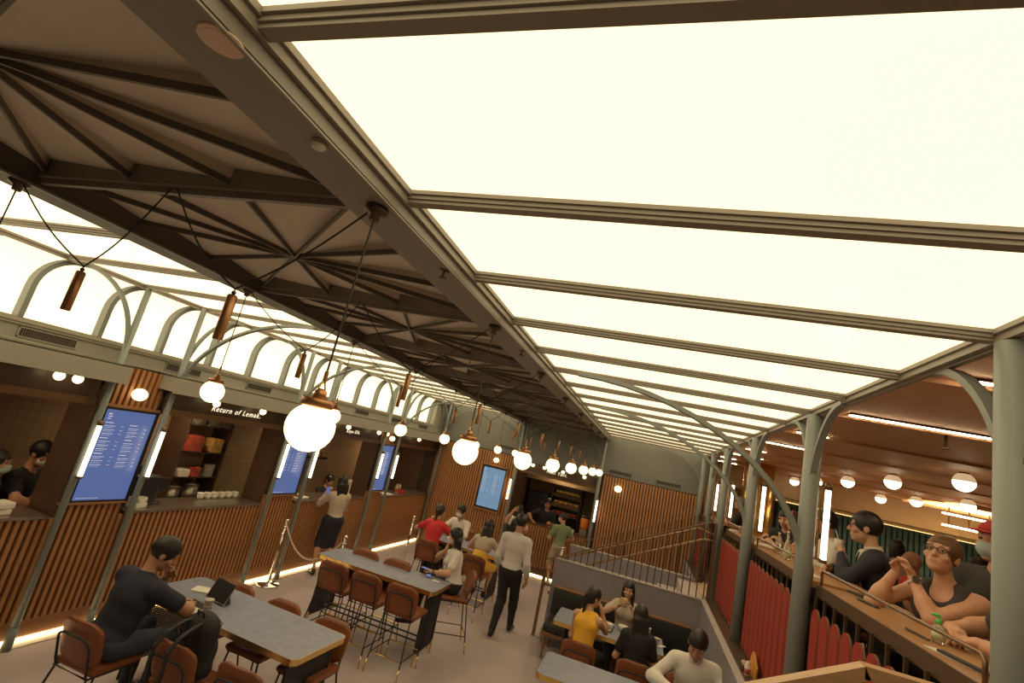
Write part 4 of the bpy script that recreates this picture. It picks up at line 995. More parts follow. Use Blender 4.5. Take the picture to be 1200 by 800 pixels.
    # garments
    if top:
        P = torso(.010); cuts = [(tp(0,0,hem), -up)] if hem is not None else []
        if sleeve == 'tank':
            for q in (-1, 1): P += [cone(tp(q*.088,.062*fat,.36), tp(q*.082,.0,.462), .050*s, .040*s), cone(tp(q*.082,.0,.462), tp(q*.09,-.06*fat,.36), .040*s, .055*s)]
            P = [p for p in P if not (p[0] == 'c' and abs(p[3]-(.062*s+.010)) < 1e-6)]
            P.append(cone(tp(-.05,-.03,.38), tp(.05,-.03,.38), .062*s, .062*s))
            if not neck: neck = .075
            cuts.append((tp(0,0,.515), up))
        else:
            for q in (-1, 1):
                a, e, w_, d, n_ = arms[q]; k_ = armw*(1+.5*(fat-1))
                P += [ell(a, (.054*s*k_+.006,)*3)]
                if sleeve == 'short': P += [cone(a, a+(e-a)*.62, .056*s*k_+.008, .052*s*k_+.012)]
                else: P += [cone(a, e, .051*s*k_+.008, .040*s*k_+.010), cone(e, e+(w_-e)*.36, .041*s*k_+.010, .042*s*k_+.010)]
                if sleeve == 'long': P += [cone(e+(w_-e)*.3, e+(w_-e)*.94, .042*s*k_+.010, .029*s*k_+.009)]
        if top == 'suit': P.append(ell(tp(0,.115,.43), (.042*s,.075*s,.13*s), B, -1))
        if neck: P.append(ell(tp(0,.085,.50), (.075*s,.09*s,neck*s), B, -1))
        if sleeve != 'tank': P.append(cone(tp(0,.005,.48), tp(0,.02,.62), .050*s, .060*s, -1))
        cloth('shirt' if top != 'suit' else 'jacket', P, top, cuts)
        if top in ('whitecloth', 'shirt_lt', 'suit') and sleeve == 'long':
            cp = [cone(tp(0,-.014,.470), tp(0,-.012,.530), .069*s, .066*s), cone(tp(0,-.012,.44), tp(0,-.008,.60), .060*s, .057*s, -1), ell(tp(0,.075,.545), (.022*s,.05*s,.045*s), B, -1)]
            cloth('collar', cp, 'whitecloth' if top == 'suit' else top, [(tp(0,0,.532), up)], .01, rh)
    if legs == 'trousers' and not upper:
        P = legprims(.012, .97)+[ell(tp(0,-.01,.01), (hipw*s+.012, .115*fat*s+.012, .12*s), B)]
        cloth('trousers', P, bottom, [(hipc+V3(0,0,.10*s), nrm(V3(0,-.32,.95)))])
    elif legs == 'shorts' and not upper:
        P = [ell(tp(0,-.01,.01), (hipw*s+.012, .115*fat*s+.012, .12*s), B)]
        for q in sl_leg: a, b_, c = legj[q]; P.append(cone(a, b_, .090*s, .075*s))
        cloth('shorts', P, bottom, [(hipc+V3(0,0,.10*s), nrm(V3(0,-.32,.95)))])
    elif legs == 'skirt' and not upper:
        P = [ell(tp(0,-.01,.02), (hipw*s+.014, .115*fat*s+.016, .13*s), B)]
        for q in sl_leg: a, b_, c = legj[q]; P += [cone(a, b_, .10*s, .078*s)]
        a0, b0 = (legj[-1][0]+legj[1][0])/2, (legj[-1][1]+legj[1][1])/2; P.append(cone(a0, b0, .10*s, .085*s))
        if waist: P.append(ell(tp(0,0,.17), (.140*s,.118*s,.16*s), B))
        cloth('skirt', P, bottom, [(hipc+V3(0,0,(waist or .13)*s), nrm(V3(0,-.32,.95)))], .06)
    for q in sl_leg:
        c = legj[q][2]; P = [cone(c+V3(0,-.035,-.045), c+V3(q*.015,.135,-.060), .036*s, .030*s), cone(c+V3(0,-.01,-.01), c+V3(0,.05,-.045), .042*s, .034*s)]
        cloth('shoe', P, shoe, [(c+V3(0,0,-.083), V3(0,0,-1))], .02, min(rb, .0125))
    # hair
    if hair:
        P = [ell(hp(0,-.012,.042), (.087*hs,.108*hs,.101*hs), HR)]
        if hair == 'crop': P = [ell(hp(0,-.012,.036), (.081*hs,.101*hs,.096*hs), HR)]
        lng = None
        if hair in ('long', 'longf'):
            P += [ell(hp(0,-.055,-.04), (.085*hs,.055*hs,.12*hs), HR)]
            for x_, l_ in ((-.062, .22), (-.022, .29), (.024, .27), (.064, .23)): P.append(cone(hp(x_,-.068,-.05), hp(x_*1.15,-.078,-.06)+nrm(-up*.9+V3(x_*.6,-.05,-.35))*l_*s, .040*s, .022*s))
            for q in (-1, 1):
                P.append(cone(hp(q*.074,-.01,.03), hp(q*.078,-.02,-.12), .020*hs, .026*hs))
                if hair == 'longf': P.append(cone(hp(q*.076,.0,-.05), tp(q*.085,.085,.33), .026*s, .022*s))
        if hair == 'bob': 
            P += [ell(hp(0,-.05,-.03), (.088*hs,.06*hs,.11*hs), HR)]
            for q in (-1, 1): P.append(cone(hp(q*.074,-.01,.03), hp(q*.07,-.02,-.11), .022*hs, .026*hs))
        if hair == 'pony': P += [ell(hp(0,-.102,.01), (.03*hs,.03*hs,.035*hs), HR), cone(hp(0,-.112,.01), hp(0,-.115,.01)+V3(0,-.02,-.24*s), .030*s, .014*s)]
        if hair == 'bun': P += [ell(hp(0,-.105,.03), (.036*hs,)*3, HR)]
        zc = .032 if hair in ('short', 'crop') else .045
        P.append(ell(hp(0,.115,-.045), (.080*hs,.085*hs,.105*hs), HR, -1))
        cuts = [(hp(0,0,-.045 if hair == 'short' else -.03), HR@V3(0,.25,-1))] if hair in ('short', 'crop', 'pony', 'bun') else []
        if hair == 'pony': cuts = []; P.insert(1, ell(hp(0,-.045,-.015), (.074*hs,.06*hs,.07*hs), HR))
        cloth('hair', P, hairm, cuts, .02, rh)
    if facedetail:
        for q in (-1, 1):
            e = link('eye', sphere_mb(.0118*hs, 14, (0,0,0)).mesh('eye', M['eyewhite'], True), root, Matrix.Translation(Vector(hp(q*.031,.0712,.0150))))
            gz = nrm(HR@V3(0,1,0)); ip = gz*.0082*hs
            obj('iris', sphere_mb(.0074*hs, 12, ip*.93), M['iris'], e, True)
            obj('eyebrow', MB().tube([hp(q*.017,.0885,.0405), hp(q*.032,.0865,.0425), hp(q*.049,.074,.037)], .0026*hs, 6, r2=.0014*hs), M[hairm if hairm != 'hair_lt' else 'hair_br'], root, True)
    if mask:
        P = [ell(hp(0,.046,-.042), (.066*hs,.072*hs,.056*hs), HR), ell(hp(0,.09,-.025), (.03*hs,.033*hs,.04*hs), HR)]
        cloth('face_mask', P, mask, [(hp(0,.030,0), HR@V3(0,-1,0)), (hp(0,.0,-.002), HR@V3(0,.0,1))], .02, rh)
    if glasses:
        g = MB()
        for q in (-1, 1):
            g.tube([hp(q*.033+.0235*math.cos(a), .101, .013+.0185*math.sin(a)) for a in [2*PI*i/18 for i in range(18)]], .0024*hs, 6, True)
            g.tube([hp(q*.056,.100,.017), hp(q*.077,.06,.016), hp(q*.080,-.01,.012)], .0022*hs, 6)
        g.tube([hp(-.009,.104,.014), hp(0,.107,.018), hp(.009,.104,.014)], .0022*hs, 6)
        obj('glasses', g, M['blackplastic'], root, True)
    return dict(root=root, hp=hp, tp=tp, arms=arms, HR=HR, H=H, s=s, up=up, rb=rb, cloth=cloth, legj=legj, B=B)

SEAT, STOOL = .56, .75
sit = dict(LF=(-.12,.42,.085), RF=(.12,.40,.085)); perch = dict(LF=(-.11,.33,.30), RF=(.11,.31,.30))
man1 = person('person in navy polo seen from behind, working at a tablet at the nearest table', (-3.93, 3.46, 0), -2, SEAT, lean=17, slean=3, sex='m', s=1.06, yaw=-36, pitch=-26, near=True, curl=.9,
    LH=(.06,.33,1.02), lhd=((.35,-.1,.95),(.3,-.9,.2)), RH=(.20,.50,.80), rhd=((-.8,.6,.05),(0,0,-1)), rp=(1,.1,-.25), lp=(-.8,.2,-.6), skin='skin_tan', top='navy', bottom='denim', fat=1.14, **sit)
person('person in beige jumper and navy skirt ordering with a phone at the stall counter', (-5.04, 7.93, 0), 52, .89, sex='f', s=.97, lean=3, yaw=8, pitch=-14,
    LH=(-.16,.34,1.24), lhd=((.1,.5,.8),(.6,-.3,0)), RH=(.08,.36,1.16), rhd=((-.3,.8,.3),(-.5,0,.6)), hair='long', top='beigeknit', sleeve='long', bottom='skirtk', legs='skirt', facedetail=False)
person('person in black with a white mask leaning over the nearest stall counter', (-6.22, 3.80, 0), -60, .93, sex='m', s=1.05, lean=10, yaw=-10, pitch=-10, LH=(-.1,.42,1.22), RH=(.16,.40,1.12), rp=(1,0,0), lp=(-1,0,0), skin='skin_tan', top='blackcloth', mask='mask', facedetail=True)
person('person with a pale green mask at the extreme left edge', (-6.05, 3.40, 0), -50, .89, sex='f', s=.98, lean=6, LH=(-.1,.3,1.1), RH=(.1,.3,1.1), skin='skin_tan', top='blackcloth', mask='mask_gn', hair='pony', facedetail=True)
person('person in black with tied hair working behind the third stall counter', (-6.02, 8.72, 0), -95, .82, sex='f', s=.90, lean=14, pitch=-22, LH=(-.12,.36,1.12), RH=(.12,.36,1.12), hair='pony', top='blackcloth', facedetail=True)
person('person in a red top with a ponytail, back turned, at the far high table', (-3.45, 8.60, 0), 8, STOOL, lean=14, s=1.0, yaw=-12, pitch=-6, LH=(-.17,.26,1.16), lhd=((.1,.1,.9),(.8,.2,0)), lp=(-1,.1,-.7), RH=(.18,.42,1.02), rhd=((-.3,.6,.7),(-.6,0,.3)), rp=(1,.2,-.6),
    hair='pony', hairm='hair_br', top='redcloth', bottom='blackcloth', facedetail=False, **perch)
person('person in white shirt with a mask facing the woman in red', (-3.42, 9.98, 0), 172, STOOL-.06, lean=14, sex='m', s=1.0, yaw=-6, pitch=-12, LH=(-.05,.42,.98), RH=(.10,.44,.97), lp=(-1,.1,-.6), rp=(1,.1,-.6), top='whitecloth', sleeve='long', mask='mask', skin='skin_tan', **perch)
ww = person('person in a white blouse and mask at the end of the high table', (-2.36, 7.08, 0), 112, STOOL, lean=9, s=.97, yaw=-4, pitch=-6, LH=(-.24,.34,.93), lhd=((.5,.8,.05),(.3,0,-1)), lp=(-.7,-.4,-.5), RH=(.05,.20,1.18), rhd=((-.2,.0,1),(0,-1,.2)), rp=(.8,.4,-.7),
    hair='long', top='whitecloth', sleeve='short', mask='mask', LF=(-.10,.50,.28), RF=(.12,.42,.30))
person('person in a yellow skirt and beige top seen from behind on a stool', (-2.50, 8.53, 0), -4, STOOL, lean=16, s=.97, yaw=10, pitch=-14, LH=(-.15,.42,.93), RH=(.24,.42,.93), rp=(1,-.2,-.4), lp=(-1,-.2,-.4), hair='long', top='beigeknit', hem=.25, waist=.29, bottom='yellowskirt', legs='skirt', facedetail=False, **perch)
person('person with very long black hair raising one arm beside the far high table', (-2.34, 9.92, 0), -12, STOOL-.05, lean=2, s=.98, LH=(-.10,.06,1.60), lhd=((.6,.1,.6),(.3,-.8,0)), lp=(-1,.2,.5), RH=(.26,.34,.92), rhd=((.3,.8,-.2),(0,0,-1)), hair='long', top='charcoal', facedetail=False, **perch)
person('person in pale shirt and black trousers walking away in the middle aisle', (-1.80, 8.02, 0), -3, .955, sex='m', s=1.065, lean=1, yaw=-3, pitch=-4, LF=(-.06,-.16,.11), RF=(.07,.34,.085), kneepole=(0,1,.1),
    LH=(-.235,.12,.90), lp=(-.25,-1,-.2), RH=(.25,.08,.87), rp=(.25,-1,-.2), rhd=((.05,.25,-1),(-.9,.2,0)), lhd=((0,.25,-1),(.9,.2,0)), skin='skin_tan', top='shirt_lt', sleeve='long', hem=-.05, hair='short', facedetail=False)
person('person in a white top with long black hair waiting at the far stall', (-2.68, 11.55, 0), -12, .84, s=.92, yaw=-20, LH=(-.12,.30,1.12), RH=(.12,.34,1.10), hair='long', top='whitecloth', facedetail=False)
person('person in black uniform with arms out behind the far stall counter', (-2.32, 13.0, 0), 190, .95, sex='m', s=1.04, lean=6, pitch=-16, LH=(-.16,.36,1.2), RH=(.30,.36,1.18), rp=(1,0,-.2), top='blackcloth', skin='skin_tan')
person('person in a sage green shirt and khaki shorts at the far stall', (-1.70, 11.93, 0), 35, .86, sex='m', s=.94, yaw=30, LH=(-.18,.24,1.02), RH=(.2,.20,.98), rp=(1,-.4,-.4), top='green', bottom='khaki', legs='shorts', mask='mask_bl', hair='crop', shoe='shoe_wh', hem=-.10)
person('person in a sleeveless yellow top seen from behind at the booth table', (-.46, 6.70, 0), -14, SEAT, lean=10, s=.98, yaw=-38, pitch=-8, LH=(-.10,.32,.81), RH=(.10,.25,1.06), rhd=((-.4,-.1,.9),(-.8,0,.3)), rp=(.3,.5,-1), lp=(-.3,-.3,-1), hair='pony', top='yellow', sleeve='tank', bottom='blackcloth', **sit)
eat = person('person facing us on the bench eating at the booth table', (-.02, 8.02, 0), 176, SEAT-.02, lean=4, s=.96, yaw=2, pitch=-4, LH=(-.10,.27,.98), lhd=((.5,.0,.8),(.3,.1,0)), RH=(.10,.27,.97), rhd=((-.5,.0,.8),(-.3,.1,0)), lp=(-1,.1,-.7), rp=(1,.1,-.7), hair='longf', top='beigeknit', bottom='charcoal', near=True, LF=(-.10,.38,.085), RF=(.12,.36,.085))
person('person in black with long black hair, back turned, at the booth table', (.17, 6.66, 0), 4, SEAT-.02, lean=6, s=.97, yaw=8, pitch=-12, LH=(-.13,.26,.79), RH=(.13,.26,.79), rp=(.5,-.6,-1), lp=(-.5,-.6,-1), hair='long', top='blackcloth', bottom='blackcloth', facedetail=False, **sit)
wsh = person('person in a white shirt looking down at the bottom right table', (.75, 6.25, 0), 176, SEAT+.03, lean=20, sex='m', s=1.08, yaw=-8, pitch=-34, roll=6, RH=(.20,.46,.84), rhd=((-.4,.6,-.3),(-.5,0,-.8)), LH=(-.18,.44,.80), lp=(-1,-.2,-.5), rp=(1,-.2,-.5), skin='skin_tan', top='whitecloth', sleeve='long', near=True, fat=1.08, **sit)
# upper balcony, floor at 1.2 m
Z = 1.2; BAR = .86
up_leg = dict(LF=(-.11,.30,.40), RF=(.11,.30,.40))
gl = person('person with round glasses and grey vest top, hands clasped on the bar', (1.90, 3.93, Z), 130, BAR, lean=16, s=1.0, yaw=4, pitch=15, roll=5, LH=(.11,.26,1.335), lhd=((.30,.10,.95),(.85,.35,-.1)), RH=(.195,.27,1.34), rhd=((-.25,.10,.95),(-.85,.35,-.1)), lp=(-.45,.5,-1), rp=(.65,.4,-1),
    curl=.75, skin='skin_fair', hair='bun', hairm='hair_lt', top='charcoal', sleeve='tank', neck=.085, bottom='charcoal', glasses=True, near=True, fat=1.16, **up_leg)
cap = person('person in a red cap and pale blue mask left of the right pillar', (2.34, 4.31, Z), 140, BAR+.10, lean=12, sex='m', s=1.06, yaw=-22, pitch=2, roll=4, LH=(-.20,.16,.85), RH=(.20,.16,.85), lp=(-1,-.2,-.6), rp=(1,-.2,-.6), skin='skin_fair', top='charcoal', mask='mask_bl', near=True, fat=1.05, **up_leg)
person('person in dark grey tee behind the right pillar with a forearm on the bar', (2.04, 3.08, Z), 92, BAR+.02, lean=20, sex='m', s=1.05, RH=(.34,.40,1.155), rhd=((-.9,.2,0),(0,0,-1)), LH=(-.02,.46,1.155), lhd=((.8,.4,0),(0,0,-1)), lp=(-1,.2,-.4), rp=(1,-.2,-.3), skin='skin_fair', top='charcoal', near=True, fat=1.15, **up_leg)
suit = person('person in a dark suit sipping a drink through a straw at the bar', (2.02, 5.12, Z), 70, BAR+.02, lean=15, sex='m', s=1.06, yaw=2, pitch=0, LH=(.02,.34,1.30), lhd=((.55,.35,.75),(.5,-.3,.4)), lp=(-.6,.1,-1), RH=(.18,.42,1.15), rp=(1,.1,-.5), skin='skin', top='suit', sleeve='long', bottom='suit', hair='short', glasses=True, near=True, fat=1.16, **up_leg)
person('person in a white shirt half hidden behind the second tube light', (2.0, 6.30, Z), 92, BAR, lean=10, sex='m', s=1.02, LH=(-.1,.38,1.16), RH=(.1,.38,1.16), top='whitecloth', sleeve='long', skin='skin_tan', **up_leg)
girl = person('person with long dark hair and a pink headband at the bar', (1.98, 7.35, Z), 76, BAR-.05, lean=10, s=.98, pitch=-8, LH=(-.14,.36,1.14), RH=(.12,.40,1.14), lp=(-.8,-.3,-.6), hair='long', hairm='hair_br', top='blackcloth', sleeve='tank', **up_leg)
person('person in a black tee facing the headband wearer at the bar', (2.02, 8.22, Z), 140, BAR-.04, lean=14, sex='m', s=.98, yaw=6, pitch=-16, LH=(-.10,.42,1.14), RH=(.14,.42,1.14), top='blackcloth', skin='skin_fair', **up_leg)
person('person with grey hair in black at the far end of the bar', (1.98, 11.3, Z), 60, BAR-.02, lean=12, sex='m', s=1.02, LH=(-.1,.38,1.14), RH=(.1,.38,1.14), hairm='hair_gr', top='blackcloth', facedetail=False, **up_leg)
person('person in pink with dark bobbed hair seated at the rear table', (3.25, 8.05, Z), -10, .76, lean=6, s=.97, LH=(-.1,.36,.95), RH=(.1,.36,.95), hair='bob', top='pink', sleeve='long', facedetail=False, **up_leg)
person('person in red with shaved head seated at the rear table', (3.10, 7.10, Z), 96, .64, lean=8, sex='m', s=1.0, LH=(-.1,.36,.95), RH=(.1,.36,.95), hair=None, top='redcloth', skin='skin_tan', facedetail=True, **up_leg)
person('person with dark hair behind the right shoulder of the glasses wearer', (3.62, 6.95, Z), 120, .74, lean=8, sex='m', s=1.0, LH=(-.1,.36,.95), RH=(.1,.36,.95), hair='short', top='beigeknit', **up_leg)
def stool_up(x, y, f, lab):
    t = chair('stool', x, y, f, lab, 'balcony bar stools'); t.location.z = Z; t.scale.z = 1.155
for x, y, f, l in ((1.92, 3.95, 130, 'bar stool under the person with glasses'), (2.36, 4.33, 140, 'bar stool under the person in the red cap'), (2.06, 3.06, 105, 'bar stool under the person hidden by the right pillar'), (2.02, 5.12, 70, 'bar stool under the person in the dark suit'), (2.0, 6.3, 92, 'bar stool under the half hidden person'), (1.98, 7.35, 76, 'bar stool under the headband wearer'), (2.02, 8.22, 140, 'bar stool under the person in the black tee')):
    stool_up(x, y, f, l)

# accessories worn (parts of their wearers)
def wr(p, q, face_m, strap_m, r=.019):
    a, e, w_, d, n_ = p['arms'][q]; u = nrm(w_-e); c = w_-u*.035*p['s']; n2 = nrm(np.cross(u, V3(0, .3, 1))); b = np.cross(u, n2)
    pts = [c+(n2*math.cos(t)+b*math.sin(t))*.033*p['s'] for t in [2*PI*i/16 for i in range(16)]]
    o = obj('watch_strap', MB().tube(pts, .006, 6, True), M[strap_m], p['root'], True)
    return c, u, o
c, u, o = wr(gl, -1, 'charcoal', 'mask')
v = nrm(V3(-.55,.55,.25)); v = nrm(v-u*(v@u)); b = np.cross(u, v)
obj('watch_case', MB().tube([c+v*.030, c+v*.043], .022, 18), M['bronze'], gl['root']); obj('watch_dial', MB().tube([c+v*.043, c+v*.0445], .019, 18), M['blackplastic'], gl['root'])
c, u, o = wr(man1, 1, 'black', 'blackplastic'); c, u, o = wr(ww, -1, 'black', 'blackplastic')
# red cap with peak
hp, hs_ = cap['hp'], cap['s']*1.03
cap['cloth']('cap', [ell(hp(0,-.006,.055), (.092*hs_,.108*hs_,.088*hs_), cap['HR'])], 'redcap', [(hp(0,0,.055), cap['HR']@V3(0,.12,-1))], .01, .0065)
cap['cloth']('cap_peak', [ell(hp(0,.112,.054), (.064*hs_,.062*hs_,.010*hs_), cap['HR'])], 'redcap', (), .01, .0065)
# tie and lapels of the suit, headband
tp = suit['tp']
obj('tie', MB().strip([tp(0,.085,.49), tp(0,.120,.42), tp(0,.138,.33), tp(0,.138,.22)], tuple(suit['B'][:,0]*.026), .005), M['blackcloth'], suit['root'])
suit['cloth']('shirt_front', [ell(tp(0,.055,.41), (.038,.066,.11), suit['B'])], 'whitecloth', (), .01, .0065)
hp = girl['hp']; obj('headband', MB().tube([hp(.092*math.cos(t), .03-.01*math.sin(t), .03+.112*math.sin(t)) for t in [PI*i/12 for i in range(13)]], .009, 8), M['food_red'], girl['root'], True)

# ================================================================ SMALL THINGS
bpy.context.view_layer.update()
def wloc(p, v):
    f = p['root'].rotation_euler.z; l = p['root'].location
    return (l.x+v[0]*math.cos(f)-v[1]*math.sin(f), l.y+v[0]*math.sin(f)+v[1]*math.cos(f), l.z+v[2])
def handpos(p, q, off=.10): a, e, w_, d, n_ = p['arms'][q]; return wloc(p, w_+d*off*p['s'])
def phone(loc, rz, lab, tilt=0):
    t = thing('phone', lab, 'phone', loc, rz); t.rotation_euler.x = tilt
    obj('body', rbox(-.037,.037,-.075,.075,0,.009,.004), M['blackplastic'], t); obj('display', MB().box(-.033,.033,-.070,.070,.009,.0096), M['screen'], t)
t1z = TZ1+.001
t = thing('tablet', 'silver edged tablet propped upright on the nearest table', 'tablet', (-3.70, 4.24, t1z), math.radians(-8))
tm = Matrix.Rotation(math.radians(-24), 4, 'X')
obj('body', rbox(-.135,.135,-.006,.004,.012,.205,.004), M['chrome'], t, False, tm); obj('screen', MB().box(-.123,.123,-.0075,-.006,.024,.193), M['blackplastic'], t, False, tm)
obj('stand', MB().prism([(0,0),(.10,0),(.06,.13)], 0, -.10, .10), M['blackplastic'], t)
t = thing('keyboard', 'black keyboard with pale papers in front of the tablet', 'keyboard', (-3.74, 4.10, t1z), math.radians(-8)); obj('base', rbox(-.13,.13,-.05,.05,0,.008,.003,1), M['blackplastic'], t)
kk = MB()
for i in range(11):
    for j in range(4): kk.box(-.122+i*.0222, -.104+i*.0222, -.042+j*.021, -.024+j*.021, .008, .0105)
stuff(obj('keys', kk, M['charcoal'], t))
def paper(loc, rz, w_, d_, lab, h=.0015, m='white', cat='paper', nm='paper_sheet'):
    t = thing(nm, lab, cat, loc, rz); obj('sheet', MB().box(-w_,w_,-d_,d_,0,h), M[m], t); return t
paper((-3.98, 4.38, t1z), .4, .10, .07, 'crumpled white paper beyond the keyboard on the nearest table', .012)
paper((-3.66, 4.02, t1z), .2, .06, .10, 'white slip under the forearm of the person in navy', .006)
def cupf(loc, lab, h=.10, m='cup', lid=False):
    t = thing('paper_cup', lab, 'cup', loc); obj('cup', MB().lathe([(.026,0),(.037,h),(.039,h),(.039,h+.004),(.035,h+.002),(.024,.006)], 20), M[m], t, True)
    obj('band', MB().lathe([(.0325,h*.45),(.0345,h*.62)], 20), M['beige'], t, True)
cupf((-3.56, 4.02, t1z), 'white paper cup beside the tablet on the nearest table', .115)
# backpack hung on the second chair
t = thing('backpack', 'black backpack hanging over the back of the second near chair', 'bag', (-3.20, 3.56, .56), math.radians(-8))
bp = [ell((0,.06,.18), (.165,.10,.20)), ell((0,.07,.30), (.15,.10,.10)), cone((-.1,.08,.02),(.1,.08,.02),.08,.08), ell((0,.15,.12),(.12,.06,.12))]
link('body', np_mesh('body', [(*sdf_mesh(bp, .014, .05), 0)], [M['nylon']]), t)
for s_ in (-1, 1): obj('shoulder_strap', MB().strip([(s_*.06,.03,.36),(s_*.07,-.08,.33),(s_*.075,-.17,.285),(s_*.08,-.235,.20),(s_*.085,-.232,.06),(s_*.07,-.225,-.06),(s_*.05,-.21,-.10)], (.017,0,0), .006), M['nylon'], t)
obj('grab_handle', MB().tube([(-.04,.02,.38),(-.03,0,.42),(.03,0,.42),(.04,.02,.38)], .009, 8), M['nylon'], t)
obj('zip', MB().tube([(-.14,.10,.30),(-.10,.155,.33),(0,.17,.345),(.10,.155,.33),(.14,.10,.30)], .004, 6), M['bronze_dk'], t)
phone((-2.60, 6.70, TZ2+.001), .4, 'dark phone lying on the end of the high table')
paper((-2.44, 6.60, TZ2+.001), .1, .05, .03, 'small white card beside the phone on the high table')
phone(handpos(ww, -1, .10), 1.3, 'phone under the hand of the masked person in white')
# booth table
z5 = TZ1+.001
t = thing('serving_tray', 'dark tray with white paper under the bowls on the booth table', 'tray', (-.34, 7.42, z5), -.05); obj('base', rbox(-.20,.20,-.15,.15,0,.012,.005,1), M['blackplastic'], t); obj('liner', MB().box(-.18,.18,-.13,.13,.012,.0135), M['white'], t)
def bowl(loc, lab, r=.075, h=.065):
    t = thing('bowl', lab, 'bowl', loc, 0, 'takeaway bowls'); obj('shell', MB().lathe([(r*.6,0),(r,h),(r*.95,h),(r*.55,.006)], 24), M['cup'], t, True); obj('food', MB().lathe([(.001,h*.55),(r*.80,h*.55)], 20), M['food_yel'], t)
bowl((-.22, 7.36, z5+.014), 'lower white bowl near the front of the dark tray'); bowl((-.02, 7.52, z5), 'white bowl right of the dark tray', .07, .06)
cupf((.30, 7.60, z5), 'white cup at the rear right of the booth table', .11); cupf((.40, 7.24, z5), 'white cup near the right front corner of the booth table', .115)
paper((.46, 7.36, z5), .8, .09, .02, 'folded white napkin beside the right front cup', .006); phone((.30, 7.46, z5), 1.0, 'dark phone between the two cups on the booth table'); paper((-.60, 7.46, z5), .3, .09, .11, 'white receipt sheet at the left of the booth table')
t = thing('wrapped_roll', 'pale wrapped roll held at the mouth of the eating person', 'food', handpos(eat, 1, .075)); obj('wrap', rbox(-.02,.09,-.035,.035,-.05,.06,.02), M['beige'], t, True); obj('filling', rbox(-.015,.085,-.028,.028,.055,.07,.006,1), M['food_yel'], t)
t = thing('handbag', 'black handbag lying on the left end of the bench', 'bag', (-.86, 7.98, .472)); link('body', np_mesh('body', [(*sdf_mesh([ell((0,0,.08),(.13,.09,.09)), cone((-.09,0,.03),(.09,0,.03),.06,.06)], .012, .04, [((0,0,0),(0,0,-1))]), 0)], [M['nylon']]), t); obj('strap', MB().tube([(-.08,0,.14),(-.05,-.04,.22),(.05,-.04,.22),(.08,0,.14)], .007, 6), M['nylon'], t)
t = thing('pen', 'white pen in the hand of the person in the white shirt', 'pen', handpos(wsh, 1, .09)); obj('barrel', MB().tube([(-.01,0,-.06),(.02,.0,.07)], .005, 8), M['white'], t); obj('tip', MB().tube([(-.01,0,-.06),(-.0125,0,-.072)], .004, 8, r2=.001), M['blackplastic'], t)
# things on the balcony bar
zb = 2.306
def cutlery(loc, rz, lab, n):
    t = thing('cutlery_set', lab, 'cutlery', loc, rz, 'black cutlery on the bar')
    for i in range(n): obj('handle', MB().tube([(-.08+.01*i,-.012*n/2+.012*i,.006),(.07,-.011*n/2+.011*i,.006)], .006, 6), M['blackplastic'], t); obj('head', rbox(.06,.10,-.012*n/2+.011*i-.008,-.012*n/2+.011*i+.008,.003,.009,.003,1), M['blackplastic'], t)
cutlery((1.43, 3.90, zb), -1.35, 'black cutlery pile before the person in the dark suit', 3); cutlery((1.38, 3.18, zb), -1.45, 'single black cutlery set before the person with glasses', 1)
cutlery((1.42, 6.20, zb), -1.4, 'black cutlery beside the glass bottle on the bar', 1)
paper((1.36, 2.78, zb), -1.35, .15, .04, 'white napkin under the dark utensil at the near end of the bar', .003)
t = thing('menu_wallet', 'long dark utensil pouch lying on the white napkin', 'pouch', (1.345, 2.72, zb+.004), -1.38); obj('sleeve', rbox(-.13,.13,-.016,.016,0,.012,.005), M['charcoal'], t, True); obj('seam', MB().box(-.12,.12,-.002,.002,.012,.0128), M['blackplastic'], t)
t = thing('sanitiser_bottle', 'clear pump bottle with green top on the bar by the glasses wearer', 'bottle', (1.43, 3.10, zb)); obj('body', MB().lathe([(.022,0),(.026,.01),(.026,.07),(.012,.088)], 18), M['clear'], t, True); obj('label', MB().lathe([(.0265,.015),(.0265,.062)], 18), M['label_pale'], t, True); obj('pump', MB().lathe([(.013,.088),(.013,.105),(.005,.108),(.005,.122)], 14), M['plastic_gn'], t, True); obj('spout', rbox(-.03,.008,-.007,.007,.118,.132,.004,1), M['plastic_gn'], t)
t = thing('glass_bottle', 'tall clear glass bottle with a pale label on the middle bar', 'bottle', (1.40, 5.75, zb)); obj('glass', MB().lathe([(.036,0),(.038,.01),(.038,.11),(.013,.19),(.013,.25)], 20), M['clear'], t, True); obj('label', MB().lathe([(.0386,.02),(.0386,.085)], 20), M['label_pale'], t, True); obj('stopper', MB().lathe([(.014,.25),(.014,.265)], 12), M['white'], t, True)
t = thing('drink_cup', 'plastic wrapped cup with a straw held by the person in the suit', 'cup', handpos(suit, -1, .085)); obj('cup', MB().lathe([(.028,-.05),(.036,.05)], 16), M['cup'], t, True); obj('straw', MB().tube([(0,0,.03),tuple(np.array([.0,.0,.0])+V3(-.02,.03,.12))], .0035, 6), M['white'], t)
t = thing('water_bottle', 'clear bottle on the bar behind the third tube light', 'bottle', (1.55, 6.75, zb)); obj('body', MB().lathe([(.03,0),(.03,.12),(.012,.16),(.012,.18)], 16), M['clear'], t, True); obj('cap', MB().lathe([(.014,.18),(.014,.195)], 12), M['white'], t, True)
for i, (x, y) in enumerate(((1.36, 7.45), (1.40, 7.62), (1.36, 8.10))): cupf((x, y, zb), '%s paper cup on the far part of the balcony bar' % ORD[i], .10)
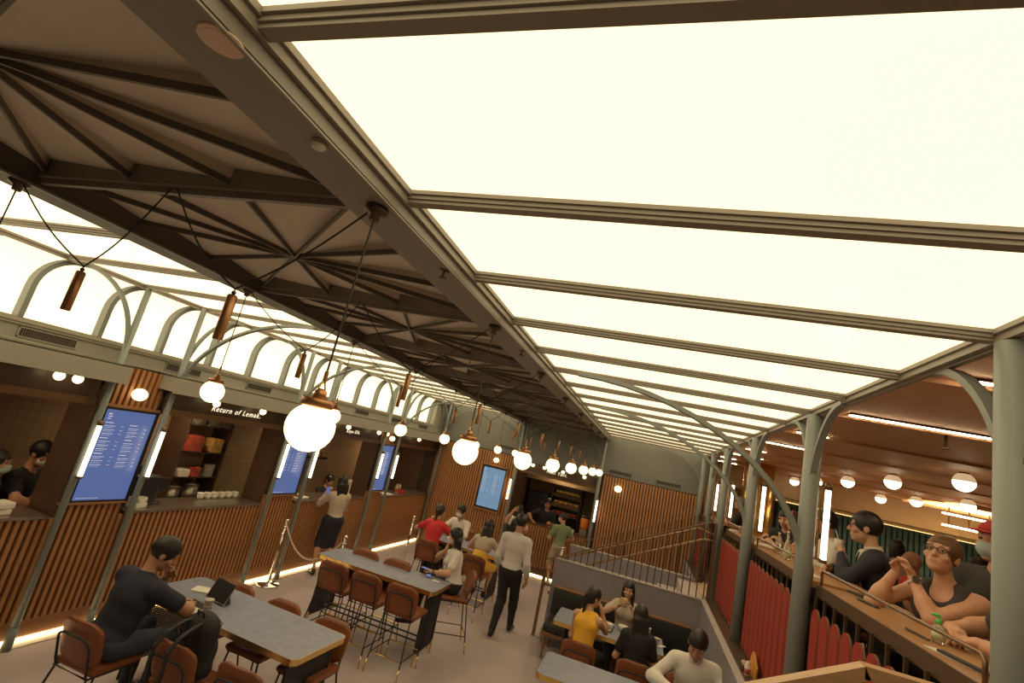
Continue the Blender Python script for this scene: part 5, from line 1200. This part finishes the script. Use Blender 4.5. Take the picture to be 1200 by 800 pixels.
paper((1.36, 4.85, zb), .1, .06, .12, 'white paper sheet on the bar before the half hidden person', .002); paper((1.42, 6.95, zb), -.1, .10, .18, 'white tray sheet in front of the headband wearer', .006); paper((1.34, 8.38, zb), .5, .06, .06, 'crumpled napkin at the stair end of the bar', .02)
t = thing('dark_folder', 'slim black folder lying along the bar by the second pillar', 'folder', (1.50, 4.15, zb), -1.42); obj('cover', rbox(-.16,.16,-.03,.03,0,.01,.004,1), M['blackplastic'], t); obj('spine', MB().box(-.16,.16,-.032,-.028,.0,.012), M['charcoal'], t)
# leaning board and bottle on the ledge
t = thing('wooden_board', 'pointed orange wooden board leaning on the red planks', 'board', (1.145, 5.50, 1.271)); tm = Matrix.Rotation(math.radians(6), 4, 'Y')
obj('plank', MB().prism([(-.16,0),(-.16,.10),(.06,.18),(.10,.16),(.12,0)], 0, -.008, .008), M['woodpale'], t, False, tm); obj('edge_strip', MB().box(-.01,.01,-.16,.12,-.001,.006), M['woodtrim'], t, False, tm)
t = thing('spray_bottle', 'white bottle with a red label on the ledge beside the wooden board', 'bottle', (1.095, 5.42, 1.271)); obj('body', MB().lathe([(.025,0),(.027,.08),(.012,.105),(.012,.12)], 16), M['white'], t, True); obj('label', MB().lathe([(.0275,.02),(.0275,.06)], 16), M['food_red'], t, True)
t = thing('cloth_bundle', 'dark folded cloth on the ledge beside the white bottle', 'cloth', (1.10, 5.58, 1.271)); obj('fold', rbox(-.03,.03,-.06,.06,0,.04,.012), M['charcoal'], t, True); obj('fold', rbox(-.025,.028,-.055,.05,.04,.07,.012), M['beige'], t, True)
# rear table on the upper floor
table((3.72, 7.6, Z), 1.3, .7, .74, 'pale table at the rear of the upper floor', .3, 'ped')
table((3.9, 6.1, Z), 1.3, .7, .74, 'pale table behind the person with glasses', .1, 'ped')
for x, y, f, l in ((3.25, 8.05, -10, 'chair under the person in pink'), (3.10, 7.10, 96, 'chair under the person in red with shaved head'), (3.62, 6.95, 120, 'chair under the dark haired person at the rear')):
    t = chair('chair', x, y, f, l, 'rear chairs'); t.location.z = Z
phone((-5.30, 7.92, 1.34), 1.0, 'pale phone held up by the person in the beige jumper', 1.1)
